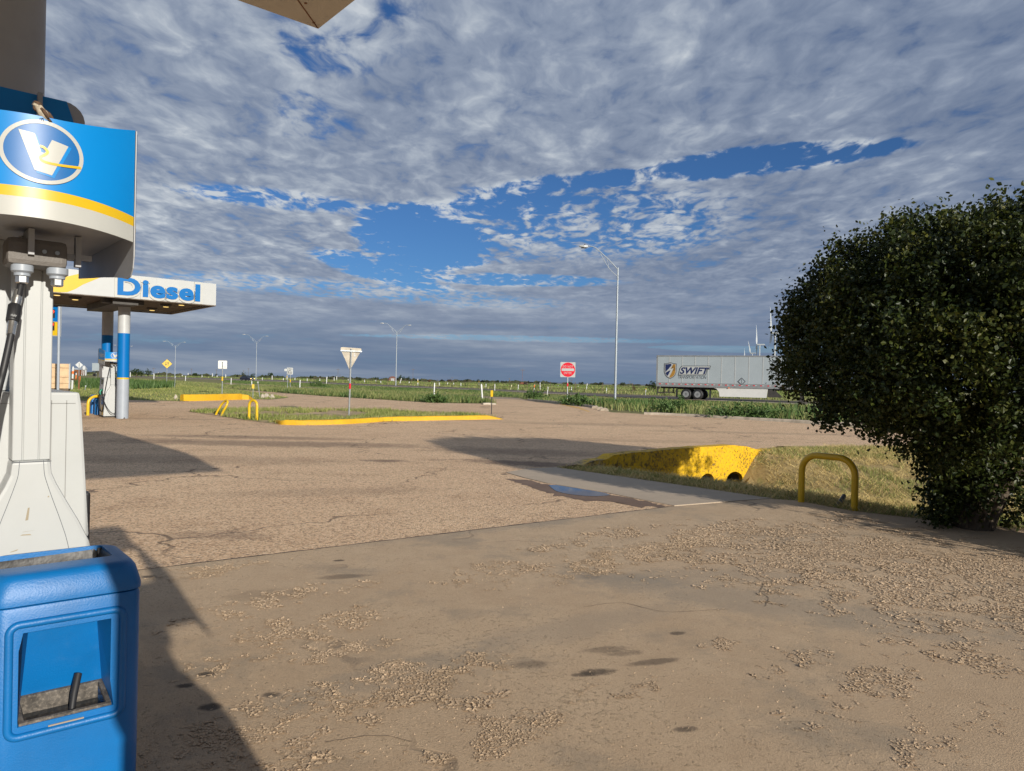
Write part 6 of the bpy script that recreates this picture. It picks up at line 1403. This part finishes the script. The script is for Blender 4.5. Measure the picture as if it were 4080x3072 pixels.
# power poles
for px, yt, D, lab in ((1346, 1468, 520, 'thin pole on the horizon, left of the give-way sign'), (1645, 1468, 520, 'thin pole on the horizon right of the double street lamp'), (2081, 1469, 400, 'thin reddish pole on the horizon above the cattle'), (2277, 1512, 700, 'thin pole just right of the no-entry sign'), (2509, 1518, 700, 'thin pole midway between tall lamp and trailer'), (989, 1466, 700, 'thin pole on the horizon above the dark car'), (970, 1475, 700, 'short pole by the bush behind the dark car'),
                       (862, 1471, 700, 'lattice-thin pole left of the square sign back'), (762, 1468, 800, 'thin pole right of the far double lamp'), (612, 1464, 500, 'short dark pole left of the yellow diamond sign'), (1801, 1502, 700, 'thin pole on the open horizon, middle of the picture'), (2030, 1506, 800, 'thin pole left of the cattle'), (1354, 1493, 800, 'tiny pole left of the give-way sign post')):
    p = far(px, 1520, D); h = at(px, yt, D).z-p.z; t = thing('utility_pole', lab, 'pole', p, 0, 'poles on the horizon'); r = D/FPX*.55; MB().tube([(0, 0, -.2), (0, 0, h)], [r, r*.8], 6).build('pole', M['rust'] if px == 2081 else M['wood'], t); MB().box(-1.2, 1.2, -.08, .08, h-.9, h-.72).build('crossarm', M['wood'], t)

# ================================================================ TREES
LEAF = leafmat('tree_leaf', [(0.010, 0.020, 0.004), (0.021, 0.034, 0.006), (0.042, 0.054, 0.008), (0.100, 0.098, 0.016)], 0.45, 0.2, 0.3, 1.6)
FARLEAF = leafmat('far_tree_leaf', [(0.016, 0.032, 0.010), (0.032, 0.052, 0.016), (0.055, 0.072, 0.026)], 0.7, 0.1, 0.1, 0.2)
def leaves(centers, per, spread, size, rng, squash=1.0):
    n = len(centers)*per; c = np.repeat(np.asarray(centers), per, 0)+rng.normal(0, 1, (n, 3))*spread*np.array([1, 1, squash])
    nrm = rng.normal(0, 1, (n, 3)); nrm[:, 2] += .25; nrm /= np.linalg.norm(nrm, axis=1)[:, None]
    a = np.cross(nrm, rng.normal(0, 1, (n, 3))); a /= np.linalg.norm(a, axis=1)[:, None]; b = np.cross(nrm, a)
    s = (size*rng.uniform(.6, 1.25, n))[:, None]; cup = s*rng.uniform(.05, .35, n)[:, None]
    v = np.stack([c-a*s, c-a*s*.15+b*s*.72+nrm*cup, c+a*s*.55+b*s*.42+nrm*cup*.8, c+a*s*1.05, c+a*s*.55-b*s*.42+nrm*cup*.8, c-a*s*.15-b*s*.72+nrm*cup], 1)
    k = np.arange(n)*6; F = [tuple(q) for q in np.c_[k, k+3, k+2, k+1].tolist()]+[tuple(q) for q in np.c_[k, k+5, k+4, k+3].tolist()]
    return v.reshape(-1, 3).tolist(), F
def crown_tree(label, loc, seed):
    rng = np.random.default_rng(seed); t = thing('tree', label, 'tree', loc, 0)
    m_ = MB(); OX, OY, R_, ZC, ZT, ZB = 1.05, .85, 2.82, 2.0, 2.10, 1.95
    for k in range(13):
        a = k*2*PI/13+rng.uniform(-.3, .3); sp = rng.uniform(.25, .8)*R_
        tx, ty = OX+sp*math.cos(a), OY+sp*math.sin(a)
        P = spline([(.12*math.cos(a), .12*math.sin(a), -.1), (.10*tx+.12*math.cos(a), .10*ty+.12*math.sin(a), .5), (.45*tx, .45*ty, 1.25), (.8*tx, .8*ty, 2.1), (.92*tx, .92*ty, 2.7)], 5); m_.tube(P, [.075-.06*i/len(P) for i in range(len(P))], 7)
        for j in range(6):
            i = rng.integers(8, len(P)-2); s0_ = P[i]; e = s0_+Vector((np.clip(rng.normal(0, .3), -.5, .5), np.clip(rng.normal(0, .3), -.5, .5), rng.uniform(.1, .6))); m_.tube([s0_, (s0_+e)/2+Vector((0, 0, .05)), e], [.020, .013, .006], 5)
    m_.build('limbs', M['bark'], t, smooth=True)
    m_ = MB(); m_.tube([(0, 0, -.15), (0, 0, .15), (.02, 0, .55)], [.21, .18, .16], 12); m_.tube([(0, 0, .5), (.25, .15, 1.2), (.6, .4, 2.0)], [.16, .12, .07], 10); m_.build('trunk', M['bark'], t, smooth=True)
    cl = []
    while len(cl) < 3600:
        d = rng.normal(0, 1, 3); d /= np.linalg.norm(d); rad = 1-.6*rng.random()**2.0
        p = d*rad; lump_ = .88+.24*NZ(d[0]*2.6+seed, d[1]*2.6+d[2]*2.1+5)
        x, y = OX+p[0]*R_*lump_, OY+p[1]*R_*lump_; z = ZC+p[2]*(ZT if p[2] > 0 else ZB)*lump_
        dt = math.hypot(x, y)
        if z < .60+.68*max(0, dt-.42)+.25*(NZ(x*2+9, y*2)-.5): continue
        if dt < .5 and z < .85: continue
        if z > 1.3 and NZ(x*1.5+20, z*1.5+y*.9) < .27: continue
        cl.append((x, y, z))
    for k in range(90): a = rng.uniform(PI*.55, PI*1.45); r = rng.uniform(.22, .52); cl.append((r*math.cos(a), r*math.sin(a), rng.uniform(.10, .95)))
    for k in range(25): a = rng.uniform(-.8, .8); r = rng.uniform(.3, .5); cl.append((r*math.cos(a), r*math.sin(a), rng.uniform(.15, .8)))
    for k in range(210):                                 # sprays that break the outline
        d = rng.normal(0, 1, 3); d /= np.linalg.norm(d); lump_ = .92+.2*NZ(d[0]*2.6+seed, d[1]*2.6+d[2]*2.1+5); b_ = np.array([OX+d[0]*R_*lump_, OY+d[1]*R_*lump_, ZC+d[2]*(ZT if d[2] > 0 else ZB)*lump_])
        if b_[2] < .6+.5*max(0, math.hypot(b_[0], b_[1])-.5): continue
        for q in range(3): cl.append(tuple(b_+d*.035*q+np.array([0, 0, .05*q])))
    v, f = leaves(cl, 52, .092, .0285, rng)
    me = bpy.data.meshes.new('crown'); me.from_pydata(v, [], f); me.materials.append(LEAF); o = bpy.data.objects.new('crown', me); C.objects.link(o); o.parent = t
    return t
TB_ = G(3950, 2108); TB_ = TB_+Vector((-.20, .02, 0))
tree1 = crown_tree('big dense dark green tree at the right edge, beside the hoop bollard', TB_, 4)
sh = thing('shrub', 'low dense shrub outside the right edge, beside the concrete', 'shrub', TB_+SUN_DIR*2.7-Vector((.30, .20, 0)), 0)
_r = np.random.default_rng(9); cl = [(x, y, z) for x, y, z in zip(_r.normal(0, .38, 420), _r.normal(0, .38, 420), _r.uniform(.05, 1.0, 420))]
v, f = leaves(cl, 24, .11, .032, _r); me = bpy.data.meshes.new('foliage'); me.from_pydata(v, [], f); me.materials.append(LEAF); o = bpy.data.objects.new('foliage', me); C.objects.link(o); o.parent = sh
m_ = MB(); m_.tube([(0, 0, -.1), (.03, 0, .4), (0, .02, .8)], [.05, .035, .012], 7); m_.build('stem', M['bark'], sh, smooth=True)
def bush(px, yb, yt, w_, D, label, seed, group='far trees on the horizon', c=None):
    rng = np.random.default_rng(seed); p = far(px, yb, D); k_ = D/FPX; h = at(px, yt, D).z-p.z; W2 = w_*k_/2; t = thing('tree', label, 'tree', p, 0, group)
    MB().tube([(0, 0, -.2), (.1, 0, h*.35), (0, 0, h*.6)], [W2*.10, W2*.07, W2*.03], 6).build('trunk', M['bark'], t)
    cl = []; lob = [(rng.uniform(-.6, .6), rng.uniform(-.5, .5), rng.uniform(.35, .72), rng.uniform(.25, .45)) for _ in range(9)]
    for lx, ly, lz, lr in lob:
        for k in range(26):
            d = rng.normal(0, 1, 3); d /= np.linalg.norm(d); cl.append(((lx+d[0]*lr*.85)*W2, (ly+d[1]*lr*.85)*W2, max(h*.05, (lz+d[2]*lr*.62)*h)))
    cl = [(x, y, min(z, h)) for x, y, z in cl]
    v, f = leaves(cl, 5, W2*.06, W2*.06, rng); me = bpy.data.meshes.new('crown'); me.from_pydata(v, [], f); me.materials.append(c or FARLEAF); o = bpy.data.objects.new('crown', me); C.objects.link(o); o.parent = t
bush(2603, 1546, 1513, 46, 120, 'dark round tree peeping out behind the rear of the long trailer', 51)
bush(1081, 1507, 1483, 32, 420, 'round dark tree left of the SPEED LIMIT 55 sign', 52)
bush(1428, 1521, 1498, 27, 380, 'round dark tree right of the give-way sign', 53)
bush(1600, 1522, 1494, 31, 560, 'broad dark tree beside the barn and double street lamp', 54)
bush(1628, 1522, 1499, 22, 560, 'smaller dark tree next right of the broad one by the barn', 55)
bush(1648, 1521, 1505, 14, 600, 'smallest dark tree in the row right of the barn', 56)
bush(543, 1495, 1467, 54, 300, 'wide dark tree right of the Diesel column', 57)
bush(591, 1497, 1467, 32, 320, 'dark tree left of the yellow diamond sign', 58)
bush(971, 1497, 1480, 18, 500, 'small ragged tree behind the dark car', 59)
bush(1005, 1500, 1486, 20, 480, 'low dark tree right of the dark car', 60)
bush(862, 1500, 1487, 14, 600, 'small dark tree left of the square sign back', 61)
bush(2275, 1535, 1524, 20, 520, 'low bush behind the no-entry sign post', 62)
bush(1340, 1513, 1495, 14, 600, 'tiny dark tree left of the give-way sign', 63)
bush(1980, 1528, 1514, 24, 600, 'low dark tree left of the cattle', 64)
bush(2003, 1528, 1516, 22, 640, 'low dark tree closest to the cattle', 65)
bush(1790, 1524, 1510, 26, 560, 'sparse brownish bush in the middle of the far pasture', 66, c=leafmat('dry_leaf', [(.07, .05, .03), (.10, .07, .04), (.05, .05, .03)], .8, .1, .1, .3))
bush(1712, 1526, 1511, 16, 420, 'reddish dry bush in the far pasture, right of the lamp', 67, c=leafmat('dry_red_leaf', [(.12, .06, .04), (.16, .09, .05), (.08, .06, .03)], .8, .1, .1, .3))
bush(2525, 1556, 1531, 20, 130, 'thin brown bush in the pasture between tall lamp and trailer', 68, c=leafmat('dry_brown_leaf', [(.09, .06, .035), (.13, .09, .05), (.06, .055, .03)], .8, .1, .1, .3))
bush(390, 1490, 1452, 40, 420, 'far tree behind the pale trailer at left', 69)
bush(262, 1490, 1444, 34, 300, 'dark tree top showing above the plywood', 70)
bush(2150, 1532, 1521, 26, 560, 'low dark bush behind the orange and white post', 71)
bush(2210, 1534, 1523, 22, 560, 'low dark bush left of the no-entry sign', 72)
for i, (px, w_, D, lab) in enumerate(((1860, 20, 640, 'sparse bush on the horizon left of the blue and yellow post'), (1905, 18, 620, 'sparse bush right behind the blue and yellow post'), (2315, 24, 560, 'low dark bush between the no-entry sign and tall lamp'), (2395, 30, 560, 'low dark bush behind the tall lamp'), (2480, 28, 600, 'low dark bush right of the tall lamp'), (1500, 20, 700, 'low dark bush left of the double street lamp'), (1240, 22, 700, 'low dark bush between speed sign and give-way sign'), (780, 24, 700, 'low dark bush left of the square sign back'))):
    hy = 1523+ROLL*(px-2040); bush(px, hy+8, hy-10, w_, D, lab, 80+i)
# green weed clumps that stand out in the verge
for i, (px, py, w_, h_, lab) in enumerate(((2290, 1612, 1.7, .85, 'dark leafy weed clump below the no-entry sign'), (2330, 1618, 1.2, .6, 'small dark weed clump right below the no-entry sign'), (2670, 1642, 1.7, .85, 'dark leafy weed clump below the trailer logo'), (2925, 1665, 2.2, .6, 'low green weed clump by the kerb under the trailer'), (1265, 1541, 2.0, 1.3, 'dark weed bush on the ramp side right of the speed sign'), (1735, 1604, 1.1, .55, 'small blue-green weed at the foot of the white marker post'), (2130, 1590, 1.7, .9, 'dark weed clump right of the ramp'), (3030, 1668, 1.8, .7, 'green weed clump by the kerb near the tree'))):
    p = G(px, py); rng = np.random.default_rng(200+i); t = thing('weed_clump', lab, 'weed', p, 0, 'weed clumps in the verge'); n = 90; cl = np.c_[rng.normal(0, w_*.26, n), rng.normal(0, w_*.2, n), np.abs(rng.normal(0, h_*.30, n))+.04]
    v, f = leaves(cl, 10, .10, .07, rng); me = bpy.data.meshes.new('foliage'); me.from_pydata(v, [], f); me.materials.append(WEED); o = bpy.data.objects.new('foliage', me); C.objects.link(o); o.parent = t
